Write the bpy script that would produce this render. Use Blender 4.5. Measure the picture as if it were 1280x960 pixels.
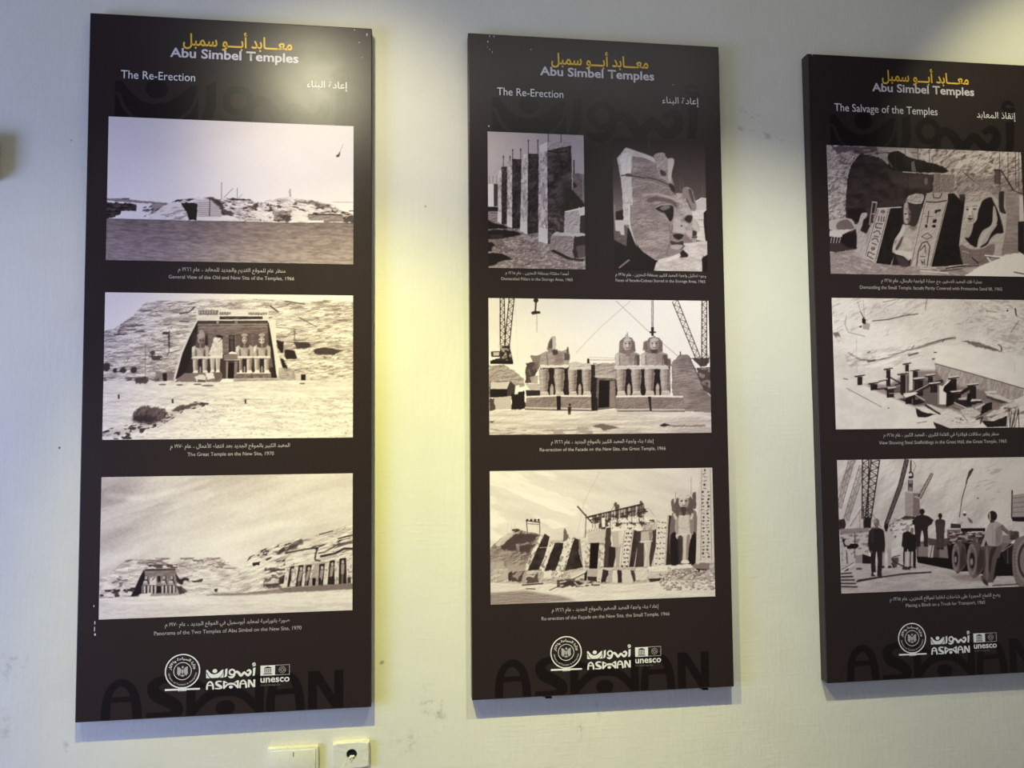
import bpy, bmesh, math, random, re, unicodedata
import numpy as np
from mathutils import Vector, Matrix
from mathutils.geometry import tessellate_polygon

scene = bpy.context.scene
COL = scene.collection
for o in list(bpy.data.objects):
    bpy.data.objects.remove(o)

# ------------------------------------------------------------------ camera
# metres; the display wall is the plane y = 0, the room lies at y < 0, z up
FLOOR = 0.0
LIFT = 0.40
cam_data = bpy.data.cameras.new('camera')
cam_data.sensor_width = 36.0
cam_data.lens = 36.0 * 1015.0 / 1280.0
cam_data.clip_start = 0.02
cam = bpy.data.objects.new('camera', cam_data)
COL.objects.link(cam)
YAW, PITCH, ROLL = 0.13312, 0.05705, -0.00948
fwd = Vector((math.sin(YAW) * math.cos(PITCH), math.cos(YAW) * math.cos(PITCH), math.sin(PITCH)))
rgt = Vector((math.cos(YAW), -math.sin(YAW), 0))
upv = rgt.cross(fwd)
R = math.cos(ROLL) * rgt + math.sin(ROLL) * upv
U = -math.sin(ROLL) * rgt + math.cos(ROLL) * upv
M = Matrix((R, U, -fwd)).transposed().to_4x4()
M.translation = Vector((0.86107, -2.14318, 1.15743 + LIFT))
cam.matrix_world = M
scene.camera = cam

# ------------------------------------------------------------------ view, world, lamps
scene.view_settings.view_transform = 'Standard'
scene.view_settings.look = 'None'
scene.view_settings.exposure = 0.0
scene.view_settings.gamma = 1.0
scene.view_settings.use_curve_mapping = False
world = bpy.data.worlds.new('world')
scene.world = world
world.use_nodes = True
bg = world.node_tree.nodes['Background']
bg.inputs[0].default_value = (0.90, 0.99, 1.0, 1)
bg.inputs[1].default_value = 0.15


def link_light(name, data, loc, target):
    o = bpy.data.objects.new(name, data)
    COL.objects.link(o)
    o.location = loc
    o.rotation_euler = (Vector(target) - Vector(loc)).to_track_quat('-Z', 'Y').to_euler()
    return o


def spot(name, loc, target, watts, color, size, blend, soft=0.02):
    d = bpy.data.lights.new(name, 'SPOT')
    d.energy = watts
    d.color = color
    d.spot_size = math.radians(size)
    d.spot_blend = blend
    d.shadow_soft_size = soft
    return link_light(name, d, loc, target)


def area(name, loc, target, watts, color, w, h):
    d = bpy.data.lights.new(name, 'AREA')
    d.shape = 'RECTANGLE'
    d.size, d.size_y = w, h
    d.energy = watts
    d.color = color
    return link_light(name, d, loc, target)


# ceiling track spotlights, added spill and fill lights, the daylight from the window on the left
spot('track_spot', (0.50, -1.22, 2.57 + LIFT), (0.92, 0, 0.27 + LIFT), 205, (1.0, 0.975, 0.24), 60, 1.0)
spot('spill_spot', (0.50, -1.22, 2.57 + LIFT), (0.74, 0, 1.85 + LIFT), 66, (1.0, 0.94, 0.62), 42, 1.0, 0.09)  # extra spot added at the same place for spill and panel sheen
spot('track_spot', (1.50, -1.22, 2.57 + LIFT), (1.90, 0, 0.65 + LIFT), 136, (0.97, 1.0, 0.79), 66, 1.0)
spot('track_spot', (-0.10, -1.22, 2.57 + LIFT), (0.15, 0, 0.45 + LIFT), 30, (1.0, 0.97, 0.82), 66, 1.0)
spot('track_spot', (2.75, -1.10, 2.75 + LIFT), (2.95, 0, 1.75 + LIFT), 45, (1.0, 0.97, 0.57), 66, 0.6)
area('window_daylight', (-1.8, -1.7, 0.75 + LIFT), (0.5, 0, 0.6 + LIFT), 63, (0.363, 0.466, 1.0), 1.2, 1.5)
area('ceiling_fill', (1.2, -1.5, 3.30), (1.2, -0.6, 2.2), 14, (1.0, 1.0, 0.89), 2.4, 0.6)  # unseen soft light added overhead to lift the upper wall
# ------------------------------------------------------------------ ink of the printed photographs
def _vnoise(x, y, seed):
    """smooth value noise at float coordinates"""
    rs = np.random.RandomState(seed)
    g = rs.rand(64, 64).astype(np.float32)
    xi, yi = np.floor(x).astype(np.int32), np.floor(y).astype(np.int32)
    fx, fy = (x - xi).astype(np.float32), (y - yi).astype(np.float32)
    fx = fx * fx * (3 - 2 * fx); fy = fy * fy * (3 - 2 * fy)
    x0, x1, y0, y1 = xi & 63, (xi + 1) & 63, yi & 63, (yi + 1) & 63
    return (g[y0, x0] * (1 - fx) + g[y0, x1] * fx) * (1 - fy) + (g[y1, x0] * (1 - fx) + g[y1, x1] * fx) * fy


def _box(a, r):
    if r < 1:
        return a
    for ax in (0, 1):
        p = np.pad(a, [(r + 1, r) if i == ax else (0, 0) for i in (0, 1)], mode='edge')
        cs = np.cumsum(p, axis=ax, dtype=np.float64)
        n = a.shape[ax]
        k = 2 * r + 1
        hi = np.take(cs, np.arange(k, k + n), axis=ax); lo = np.take(cs, np.arange(0, n), axis=ax)
        a = ((hi - lo) / k).astype(np.float32)
    return a


class Pic:
    """a grey picture drawn in the sheet's own coordinates (corners TL, TR, BR, BL give the frame)"""
    def __init__(self, corners, w, h, base=128):
        self.w, self.h = w * 2, h * 2
        src = np.array(corners, float)
        dst = np.array([(0, 0), (self.w, 0), (self.w, self.h), (0, self.h)], float)
        A, b = [], []
        for (x, y), (u, v) in zip(src, dst):
            A += [[x, y, 1, 0, 0, 0, -u * x, -u * y], [0, 0, 0, x, y, 1, -v * x, -v * y]]
            b += [u, v]
        self.Hm = np.append(np.linalg.solve(np.array(A), np.array(b)), 1).reshape(3, 3)
        self.s1 = self.w / np.hypot(*(src[1] - src[0]))
        self.a = np.full((self.h, self.w), float(base), dtype=np.float32)
        yy, xx = np.mgrid[0:self.h, 0:self.w].astype(np.float32) + 0.5
        Hi = np.linalg.inv(self.Hm)
        d = Hi[2, 0] * xx + Hi[2, 1] * yy + Hi[2, 2]
        self.X1 = ((Hi[0, 0] * xx + Hi[0, 1] * yy + Hi[0, 2]) / d).astype(np.float32)
        self.Y1 = ((Hi[1, 0] * xx + Hi[1, 1] * yy + Hi[1, 2]) / d).astype(np.float32)
        self.seed = 11
        self.view(0, 0, 1)

    def view(self, ox, oy, k):
        """draw in units of 1/k, counted from (ox, oy)"""
        self.o, self.k, self.s = np.array((ox, oy), float), k, self.s1 / k
        self.X, self.Y = (self.X1 - ox) * k, (self.Y1 - oy) * k
        return self

    def P(self, pts):
        p = np.array(pts, float) / self.k + self.o
        q = np.c_[p, np.ones(len(p))] @ self.Hm.T
        return q[:, :2] / q[:, 2:]

    def noise(self, sx, sy, octv=4, ang=0, gain=0.5, seed=None):
        if seed is None:
            self.seed += 1; seed = self.seed
        c, s = math.cos(math.radians(ang)), math.sin(math.radians(ang))
        x = (self.X * c + self.Y * s) / sx; y = (-self.X * s + self.Y * c) / sy
        t, amp, tot = 0, 1.0, 0
        for k in range(octv):
            t = t + amp * _vnoise(x + 13.7 * k + seed, y + 7.3 * k, seed * 17 + k)
            tot += amp; amp *= gain; x = x * 2.03; y = y * 2.03
        t = t / tot
        return np.clip((t - 0.5) * (1.0 + 0.35 * octv) + 0.5, 0, 1)

    def mask(self, pts, blur=0.0, jag=0.0, jscale=14.0):
        """coverage of a polygon; jag roughens its edge"""
        if pts is None:
            return np.ones_like(self.a)
        q = self.P(pts)
        pad = int(4 + (blur * 2 + jag) * self.s)
        x0, y0 = np.floor(q.min(0)).astype(int) - pad; x1, y1 = np.ceil(q.max(0)).astype(int) + pad
        x0, y0 = max(x0, 0), max(y0, 0); x1, y1 = min(x1, self.w), min(y1, self.h)
        m = np.zeros_like(self.a)
        if x1 <= x0 or y1 <= y0:
            return m
        ss = 2
        ys = (np.arange((y1 - y0) * ss) + 0.5) / ss + y0
        xs = (np.arange((x1 - x0) * ss) + 0.5) / ss + x0
        gx, gy = np.meshgrid(xs, ys)
        if jag:
            self.seed += 2
            f = jscale * self.s
            gx = gx + (_vnoise(gx / f, gy / f, self.seed) - 0.5 + 0.5 * (_vnoise(gx / f * 2.7, gy / f * 2.7, self.seed + 5) - 0.5)) * 2 * jag * self.s
            gy = gy + (_vnoise(gx / f + 9, gy / f, self.seed + 1) - 0.5 + 0.5 * (_vnoise(gx / f * 2.7, gy / f * 2.7 + 3, self.seed + 6) - 0.5)) * 2 * jag * self.s
        ins = np.zeros(gx.shape, bool)
        for (ax, ay), (bx, by) in zip(q, np.roll(q, -1, 0)):
            if ay == by:
                continue
            c = (gy >= min(ay, by)) & (gy < max(ay, by))
            ins ^= c & (gx < ax + (gy - ay) * (bx - ax) / (by - ay))
        sub = ins.reshape(y1 - y0, ss, x1 - x0, ss).mean((1, 3)).astype(np.float32)
        m[y0:y1, x0:x1] = sub
        r = int(round(blur * self.s / 2))
        if r >= 1:
            m = _box(_box(m, r), r)
        return m

    def put(self, m, v, a=1.0):
        self.a += (v - self.a) * (m * a)
        return self

    def poly(self, pts, v, a=1.0, blur=0.0, jag=0.0, js=14.0):
        return self.put(self.mask(pts, blur, jag, js), v, a)

    def blob(self, pts, v, a=1.0, blur=0.0, jag=0.0, js=14.0):
        """polygon with its corners rounded off"""
        P = []
        n = len(pts)
        for i in range(n):
            p0, p1, p2, p3 = (pts[(i + d) % n] for d in (-1, 0, 1, 2))
            for k in range(4):
                t = k / 4
                P.append(tuple(0.5 * (2 * p1[d] + (p2[d] - p0[d]) * t * 0.8 + (2 * p0[d] - 5 * p1[d] + 4 * p2[d] - p3[d]) * t * t * 0.8
                                      + (3 * p1[d] - p0[d] - 3 * p2[d] + p3[d]) * t ** 3 * 0.8) + (0.2 * (p2[d] - p1[d]) * t) for d in (0, 1)))
        return self.poly(P, v, a, blur, jag, js)

    def grad(self, pts, p0, p1, v0, v1, a=1.0, blur=0.0, jag=0.0):
        dx, dy = p1[0] - p0[0], p1[1] - p0[1]
        t = np.clip(((self.X - p0[0]) * dx + (self.Y - p0[1]) * dy) / (dx * dx + dy * dy), 0, 1)
        return self.put(self.mask(pts, blur, jag), v0 + (v1 - v0) * t, a)

    def tex(self, pts, amp, sx, sy=None, octv=4, ang=0, blur=0.0, gain=0.55):
        n = self.noise(sx, sy or sx, octv, ang, gain)
        self.a += self.mask(pts, blur) * (n - 0.5) * 2 * amp
        return self

    def cracks(self, pts, v, a, sx, sy, ang=0, thin=0.06, blur=0.0, cover=0.5):
        """dark broken lines, as between the beds of a rock face"""
        n = self.noise(sx, sy, 4, ang)
        k = np.clip(1 - np.abs(n - 0.5) / thin, 0, 1)
        g = np.clip((self.noise(sx * 1.3, sy * 2.5, 2, ang) - (1 - cover)) * 5, 0, 1)
        return self.put(self.mask(pts, blur) * k * g, v, a)

    def blots(self, pts, v, a, sx, sy, ang=0, cover=0.3, soft=0.08, blur=0.0):
        n = self.noise(sx, sy, 4, ang)
        return self.put(self.mask(pts, blur) * np.clip((n - (1 - cover)) / soft, 0, 1), v, a)

    def relief(self, pts, amp, sx, sy=None, ang=0, octv=5, dx=1.0, dy=1.0, blur=0.0, dark=1.5):
        """grain of broken stone: fine light and dark sides of every lump"""
        n = self.noise(sx, sy or sx, octv, ang, 0.62)
        d = max(int(round(min(sx, sy or sx) * self.s * 0.10)), 1)
        r = n - np.roll(np.roll(n, -int(round(d * dy)), 0), -int(round(d * dx)), 1)
        r = np.clip(r / (np.std(r) + 1e-6), -2.5, 2.5) * 0.5
        r = np.where(r < 0, r * dark, r)
        self.a = np.clip(self.a + self.mask(pts, blur) * r * amp, 0, 255)
        return self

    def line(self, pts, w, v, a=1.0, blur=0.0):
        for p, q in zip(pts, pts[1:]):
            dx, dy = q[0] - p[0], q[1] - p[1]
            l = math.hypot(dx, dy) or 1
            nx, ny = -dy / l * w / 2, dx / l * w / 2
            self.poly([(p[0] + nx, p[1] + ny), (q[0] + nx, q[1] + ny), (q[0] - nx, q[1] - ny), (p[0] - nx, p[1] - ny)], v, a, blur)
        return self

    def ell(self, cx, cy, rx, ry, v, a=1.0, rot=0, blur=0.0, jag=0.0, a0=0, a1=360):
        c, s = math.cos(math.radians(rot)), math.sin(math.radians(rot))
        pts = []
        n = 22
        for i in range(n + (a1 - a0 < 360)):
            t = math.radians(a0 + (a1 - a0) * i / n)
            x, y = rx * math.cos(t), ry * math.sin(t)
            pts.append((cx + x * c - y * s, cy + x * s + y * c))
        return self.poly(pts, v, a, blur, jag, 8)

    def truss(self, p, q, w0, w1, v, n=14, lw=2.2, a=1.0):
        """lattice boom between two points"""
        dx, dy = q[0] - p[0], q[1] - p[1]
        l = math.hypot(dx, dy)
        nx, ny = -dy / l / 2, dx / l / 2
        A = [(p[0] + dx * i / n + nx * (w0 + (w1 - w0) * i / n), p[1] + dy * i / n + ny * (w0 + (w1 - w0) * i / n)) for i in range(n + 1)]
        B = [(p[0] + dx * i / n - nx * (w0 + (w1 - w0) * i / n), p[1] + dy * i / n - ny * (w0 + (w1 - w0) * i / n)) for i in range(n + 1)]
        self.line([A[0], A[-1]], lw * 1.5, v, a); self.line([B[0], B[-1]], lw * 1.5, v, a)
        for i in range(n):
            self.line([A[i], B[i + 1]] if i % 2 else [B[i], A[i + 1]], lw, v, a * 0.9)
            self.line([A[i], B[i]], lw * 0.8, v, a * 0.6)
        return self

    def rubble(self, pts_box, n, r0, r1, v0, v1, seed=1, flat=0.6, shade=50):
        """stones scattered in a box, each with a dark underside"""
        rd = random.Random(seed)
        x0, y0, x1, y1 = pts_box
        for i in range(n):
            x, y = rd.uniform(x0, x1), y0 + (y1 - y0) * (i + rd.random()) / n
            r = rd.uniform(r0, r1)
            k = [(x + r * rd.uniform(.7, 1.2) * math.cos(t), y + r * flat * rd.uniform(.7, 1.2) * math.sin(t)) for t in (0.3, 1.3, 2.4, 3.3, 4.2, 5.3)]
            self.poly([(a + r * .25, b + r * .35) for a, b in k], shade, 0.7)
            self.poly(k, rd.uniform(v0, v1), 0.95)
        return self

    def ink(self, grain=5, gain=1.0):
        self.a += (self.noise(3.2, 3.2, 2) - 0.5) * 2 * grain
        t = np.clip(self.a * gain, 0, 255) / 255
        t = (t + 0.6 * (t * t * (3 - 2 * t) - t)) * 255      # contrast of the print
        g = t.reshape(self.h // 2, 2, self.w // 2, 2).mean((1, 3)) / 255
        keys = [0, 0.25, 0.5, 0.75, 1.0]
        rgb = [np.interp(g, keys, k) / 255 for k in ((20, 78, 138, 196, 248), (13, 63, 119, 181, 236), (14, 64, 119, 180, 233))]
        c = np.stack(rgb, -1)
        return np.where(c <= 0.04045, c / 12.92, ((c + 0.055) / 1.055) ** 2.4).astype(np.float32)


def cliff(c, pts, base=205, dark=60, sx=46, sy=9, ang=0, amp=26, k=1.0):
    """bedded pale rock"""
    c.poly(pts, base, 1, 0, 2.5)
    c.tex(pts, amp, sx * 1.2, sy * 1.6, 5, ang)
    c.cracks(pts, dark, 0.85 * k, sx, sy, ang, 0.05, 0, 0.55)
    c.blots(pts, dark + 40, 0.6 * k, sx * 0.9, sy * 1.1, ang, 0.16, 0.12)
    c.relief(pts, 26, sx * 0.9, sy * 1.5, ang, 5, 0.3, 1.2)
    return c


def colossus(c, x, y0, y1, w, v=165, dk=45, lt=225, head=True, crown=0.0, side=1, knee=0.62, worn=False):
    """a seated stone king facing out: x centre, y0 crown of the head, y1 soles, w shoulder width"""
    h = y1 - y0
    X = lambda t: x + t * w
    Y = lambda t: y0 + t * h
    # throne, dark behind the legs
    c.poly([(X(-.46), Y(.45)), (X(.46), Y(.45)), (X(.47), Y(.985)), (X(-.47), Y(.985))], dk)
    # torso and arms
    c.poly([(X(-.50), Y(.34)), (X(-.30), Y(.29)), (X(.30), Y(.29)), (X(.50), Y(.34)), (X(.50), Y(.55)), (X(.42), Y(.62)), (X(-.42), Y(.62)), (X(-.50), Y(.55))], v, 1, 0, w * .012)
    c.poly([(X(-.30), Y(.42)), (X(-.24), Y(.38)), (X(-.20), Y(.56)), (X(-.30), Y(.58))], dk + 25, .75, w * .03)
    c.poly([(X(.30), Y(.42)), (X(.24), Y(.38)), (X(.18), Y(.56)), (X(.30), Y(.58))], dk + 10, .85, w * .03)
    c.poly([(X(.08), Y(.32)), (X(.28), Y(.32)), (X(.22), Y(.5)), (X(.10), Y(.52))], v - 35, .6, w * .04)
    c.poly([(X(-.48), Y(.34)), (X(-.34), Y(.31)), (X(-.36), Y(.42)), (X(-.48), Y(.50))], lt, .6, w * .04)
    # lap
    c.poly([(X(-.52), Y(.575)), (X(.52), Y(.575)), (X(.50), Y(.635)), (X(-.50), Y(.635))], lt, .7, 0, w * .02)
    c.line([(X(-.48), Y(.645)), (X(.48), Y(.645))], h * .014, dk + 15, .8)
    # legs
    for s, a, b in ((-1, .44, .13), (1, .13, .44)):
        L, Rr = (-a, -b) if s < 0 else (a, b)
        c.poly([(X(L), Y(.64)), (X(Rr), Y(.64)), (X(Rr * .95 + .02 * s), Y(.76)), (X(Rr * .9), Y(.95)), (X(L * .92), Y(.95)), (X(L), Y(.76))], v - 8, 1, 0, w * .012)
        lo = min(X(L), X(Rr)); hi = max(X(L), X(Rr))
        c.poly([(lo, Y(.65)), (lo + (hi - lo) * .35, Y(.65)), (lo + (hi - lo) * .32, Y(.95)), (lo + (hi - lo) * .1, Y(.95))], lt - 20, .6, w * .03)
        c.poly([(hi - (hi - lo) * .3, Y(.66)), (hi, Y(.66)), (hi - (hi - lo) * .1, Y(.95)), (hi - (hi - lo) * .3, Y(.95))], dk + 45, .6, w * .03)
        c.poly([(lo - w * .02, Y(1)), (lo + w * .04, Y(.935)), (hi - w * .04, Y(.93)), (hi + w * .03, Y(1))], lt - 5, .95)
    # small figures between and beside the shins
    c.poly([(X(-.05), Y(.99)), (X(-.05), Y(.86)), (X(.0), Y(.82)), (X(.05), Y(.86)), (X(.05), Y(.99))], v + 5, .8)
    if head:
        ht = .30
        t0 = crown
        c.poly([(X(-.20), Y(t0 + .03)), (X(-.10), Y(t0 - .005)), (X(.10), Y(t0 - .005)), (X(.20), Y(t0 + .03)), (X(.25), Y(t0 + .16)), (X(.29), Y(.33)), (X(.16), Y(.36)), (X(-.16), Y(.36)), (X(-.29), Y(.33)), (X(-.25), Y(t0 + .16))], v - 75, 1)
        c.poly([(X(-.20), Y(t0 + .03)), (X(-.10), Y(t0 - .005)), (X(.10), Y(t0 - .005)), (X(.18), Y(t0 + .03)), (X(.16), Y(t0 + .07)), (X(-.16), Y(t0 + .07))], v - 5, .95)
        fy = t0 + .16
        c.ell(X(0), Y(fy), w * .145, h * .085, v + 8)
        c.ell(X(.07), Y(fy + .01), w * .08, h * .08, v - 45, .6, 0, w * .04)
        for s in (-1, 1):
            c.ell(X(.062 * s), Y(fy - .018), w * .036, h * .011, dk, .9)
        c.poly([(X(-.02), Y(fy - .02)), (X(.03), Y(fy - .02)), (X(.045), Y(fy + .03)), (X(-.03), Y(fy + .03))], lt, .6)
        c.line([(X(-.05), Y(fy + .05)), (X(.055), Y(fy + .05))], h * .01, dk + 10, .8)
        c.poly([(X(-.045), Y(fy + .08)), (X(.045), Y(fy + .08)), (X(.05), Y(.40)), (X(-.05), Y(.40))], v - 30, .9)
    return c


def photo_lake():
    c = Pic([(135.4, 145), (441.9, 159.1), (441.9, 331.8), (132.5, 323.8)], 400, 240)
    c.view(120, 140, 3.765)
    c.grad(None, (600, 20), (600, 430), 214, 238)
    c.tex(None, 5, 300, 200, 3)
    # little hook hanging in the sky
    c.line([(1162, 155), (1147, 193)], 3, 150, .8); c.line([(1147, 193), (1140, 208)], 6, 90)
    c.ell(1136, 212, 8, 6, 60); c.ell(1143, 206, 4, 5, 50)
    # far shore left
    c.poly([(40, 402), (150, 408), (260, 422), (340, 430), (420, 432), (420, 512), (40, 500)], 232)
    c.poly([(40, 402), (140, 405), (250, 420), (340, 428), (330, 434), (190, 424), (40, 414)], 120, .9, 0, 2)
    c.poly([(46, 418), (190, 430), (196, 462), (120, 464), (112, 482), (72, 494), (46, 498)], 45, 1, 0, 4)
    c.tex([(46, 418), (190, 430), (196, 462), (120, 464), (72, 494), (46, 498)], 40, 20, 8)
    c.poly([(122, 402), (158, 402), (158, 408), (122, 408)], 70, .8)
    c.poly([(262, 425), (338, 428), (310, 450), (270, 470), (245, 488), (262, 452)], 120, .8, 2, 5)
    c.blots([(220, 430), (330, 430), (330, 500), (220, 490)], 70, .8, 25, 10, -30, .3)
    # island of terraced rock
    top = [(250, 500), (262, 476), (300, 450), (350, 424), (395, 408), (460, 406), (520, 400), (548, 401), (570, 410), (620, 408), (650, 414), (720, 416), (760, 430), (800, 418), (850, 410), (910, 402), (960, 414), (1030, 420), (1080, 432), (1110, 440), (1150, 468), (1190, 476), (1215, 490), (1215, 530), (900, 524), (560, 514), (250, 508)]
    c.poly(top, 205, 1, 0, 3)
    c.tex(top, 34, 40, 14, 5, 0)
    c.cracks(top, 70, .9, 44, 13, 0, .08, 0, .6)
    c.blots([(560, 412), (650, 416), (760, 432), (850, 412), (910, 404), (1030, 422), (1108, 442), (1150, 470), (1190, 478), (1190, 500), (600, 500)], 58, .85, 26, 9, 8, .32, .1)
    c.blots([(580, 440), (1100, 440), (1150, 475), (1180, 515), (600, 505)], 235, .75, 44, 15, 5, .32, .08)
    c.relief(top, 40, 30, 9, 4, 5, 0.4, 1.3); c.cracks(top, 40, .8, 34, 8, 4, .05, 0, .5)
    # smooth pale slope on the left, its grey bands
    c.poly([(262, 492), (300, 455), (350, 430), (400, 420), (430, 470), (440, 508), (280, 506)], 222, .9, 3, 3)
    c.blots([(300, 450), (430, 440), (436, 506), (310, 504)], 130, .7, 40, 9, -8, .42)
    c.relief([(300, 450), (430, 440), (436, 506), (310, 504)], 22, 40, 12, -8)
    # dark cut and the striped bank beside it
    c.poly([(400, 426), (455, 424), (480, 432), (476, 470), (470, 508), (440, 508), (425, 470)], 22, 1, 0, 3)
    c.poly([(478, 424), (530, 405), (568, 428), (585, 470), (600, 500), (590, 512), (474, 508)], 186, .9, 0, 2)
    for i in range(9):
        c.line([(482, 428 + i * 9), (575 + i * 2, 424 + i * 9)], 2.4, 105, .7)
    c.poly([(474, 492), (596, 496), (600, 512), (474, 508)], 228, .9)
    c.line([(536, 405), (534, 490)], 3.5, 35)
    c.poly([(512, 402), (545, 398), (560, 408), (580, 424), (600, 452), (640, 470), (660, 480), (600, 486), (580, 450), (550, 420)], 55, .85, 2, 5)
    c.poly([(590, 488), (650, 490), (670, 512), (590, 512)], 230, .9, 0, 4)
    c.poly([(360, 424), (385, 410), (410, 408), (400, 420)], 40, .9, 0, 3); c.poly([(420, 414), (440, 405), (462, 408), (440, 418)], 55, .9, 0, 2)
    # right part: dark hollows and the low ledge at the water
    c.poly([(835, 470), (870, 462), (918, 470), (918, 518), (838, 518)], 62, .9, 2, 6)
    c.blots([(835, 465), (918, 465), (918, 518), (835, 518)], 165, .7, 30, 12, 0, .35)
    c.poly([(925, 470), (1000, 470), (1000, 522), (925, 520)], 224, .8, 3, 4)
    c.poly([(1000, 492), (1060, 480), (1160, 488), (1170, 520), (1070, 524), (995, 512)], 125, .9, 2, 4)
    c.poly([(1000, 514), (1072, 514), (1070, 524), (992, 522)], 240, .95)
    c.relief([(1000, 492), (1060, 480), (1160, 488), (1170, 520), (1070, 524), (995, 512)], 34, 40, 7); c.relief([(835, 470), (918, 470), (918, 518), (838, 518)], 30, 24, 10); c.line([(1030, 486), (1155, 488)], 5, 25, .9)
    c.poly([(1160, 502), (1212, 488), (1212, 524), (1165, 524)], 60, .9, 1, 5)
    c.poly([(940, 420), (1020, 424), (1090, 436), (1140, 470), (1100, 460), (1000, 436), (940, 428)], 95, .7, 2, 4)
    c.line([(1110, 428), (1212, 430)], 3, 150, .9); c.line([(1190, 470), (1212, 470)], 4, 60)
    c.poly([(740, 432), (765, 426), (750, 462), (738, 460)], 70, .8, 2, 3)
    c.poly([(610, 404), (650, 408), (720, 414), (740, 420), (640, 416)], 45, .9, 0, 4)
    # derricks
    c.line([(590, 332), (590, 408)], 4, 130, .9); c.line([(644, 360), (600, 405)], 3.5, 140, .9)
    c.line([(664, 358), (664, 410)], 3.5, 120, .9); c.line([(687, 388), (668, 408)], 3, 150, .8)
    c.line([(912, 364), (915, 402)], 4, 120, .9); c.line([(906, 372), (911, 402)], 3, 140, .8)
    # water
    w = [(30, 497), (120, 499), (300, 505), (450, 512), (640, 515), (900, 524), (1230, 526), (1230, 760), (30, 760)]
    c.poly(w, 124)
    c.grad(w, (0, 500), (0, 730), 116, 142)
    c.tex(w, 9, 60, 5, 3, 2); c.tex(w, 12, 26, 6, 2, 3); c.blots([(30, 600), (1230, 600), (1230, 760), (30, 760)], 160, .35, 30, 5, 4, .4, .2)
    c.line([(60, 499), (300, 506), (460, 513), (900, 525), (1212, 527)], 4, 70, .6, 2)
    return c.ink(4)


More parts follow.
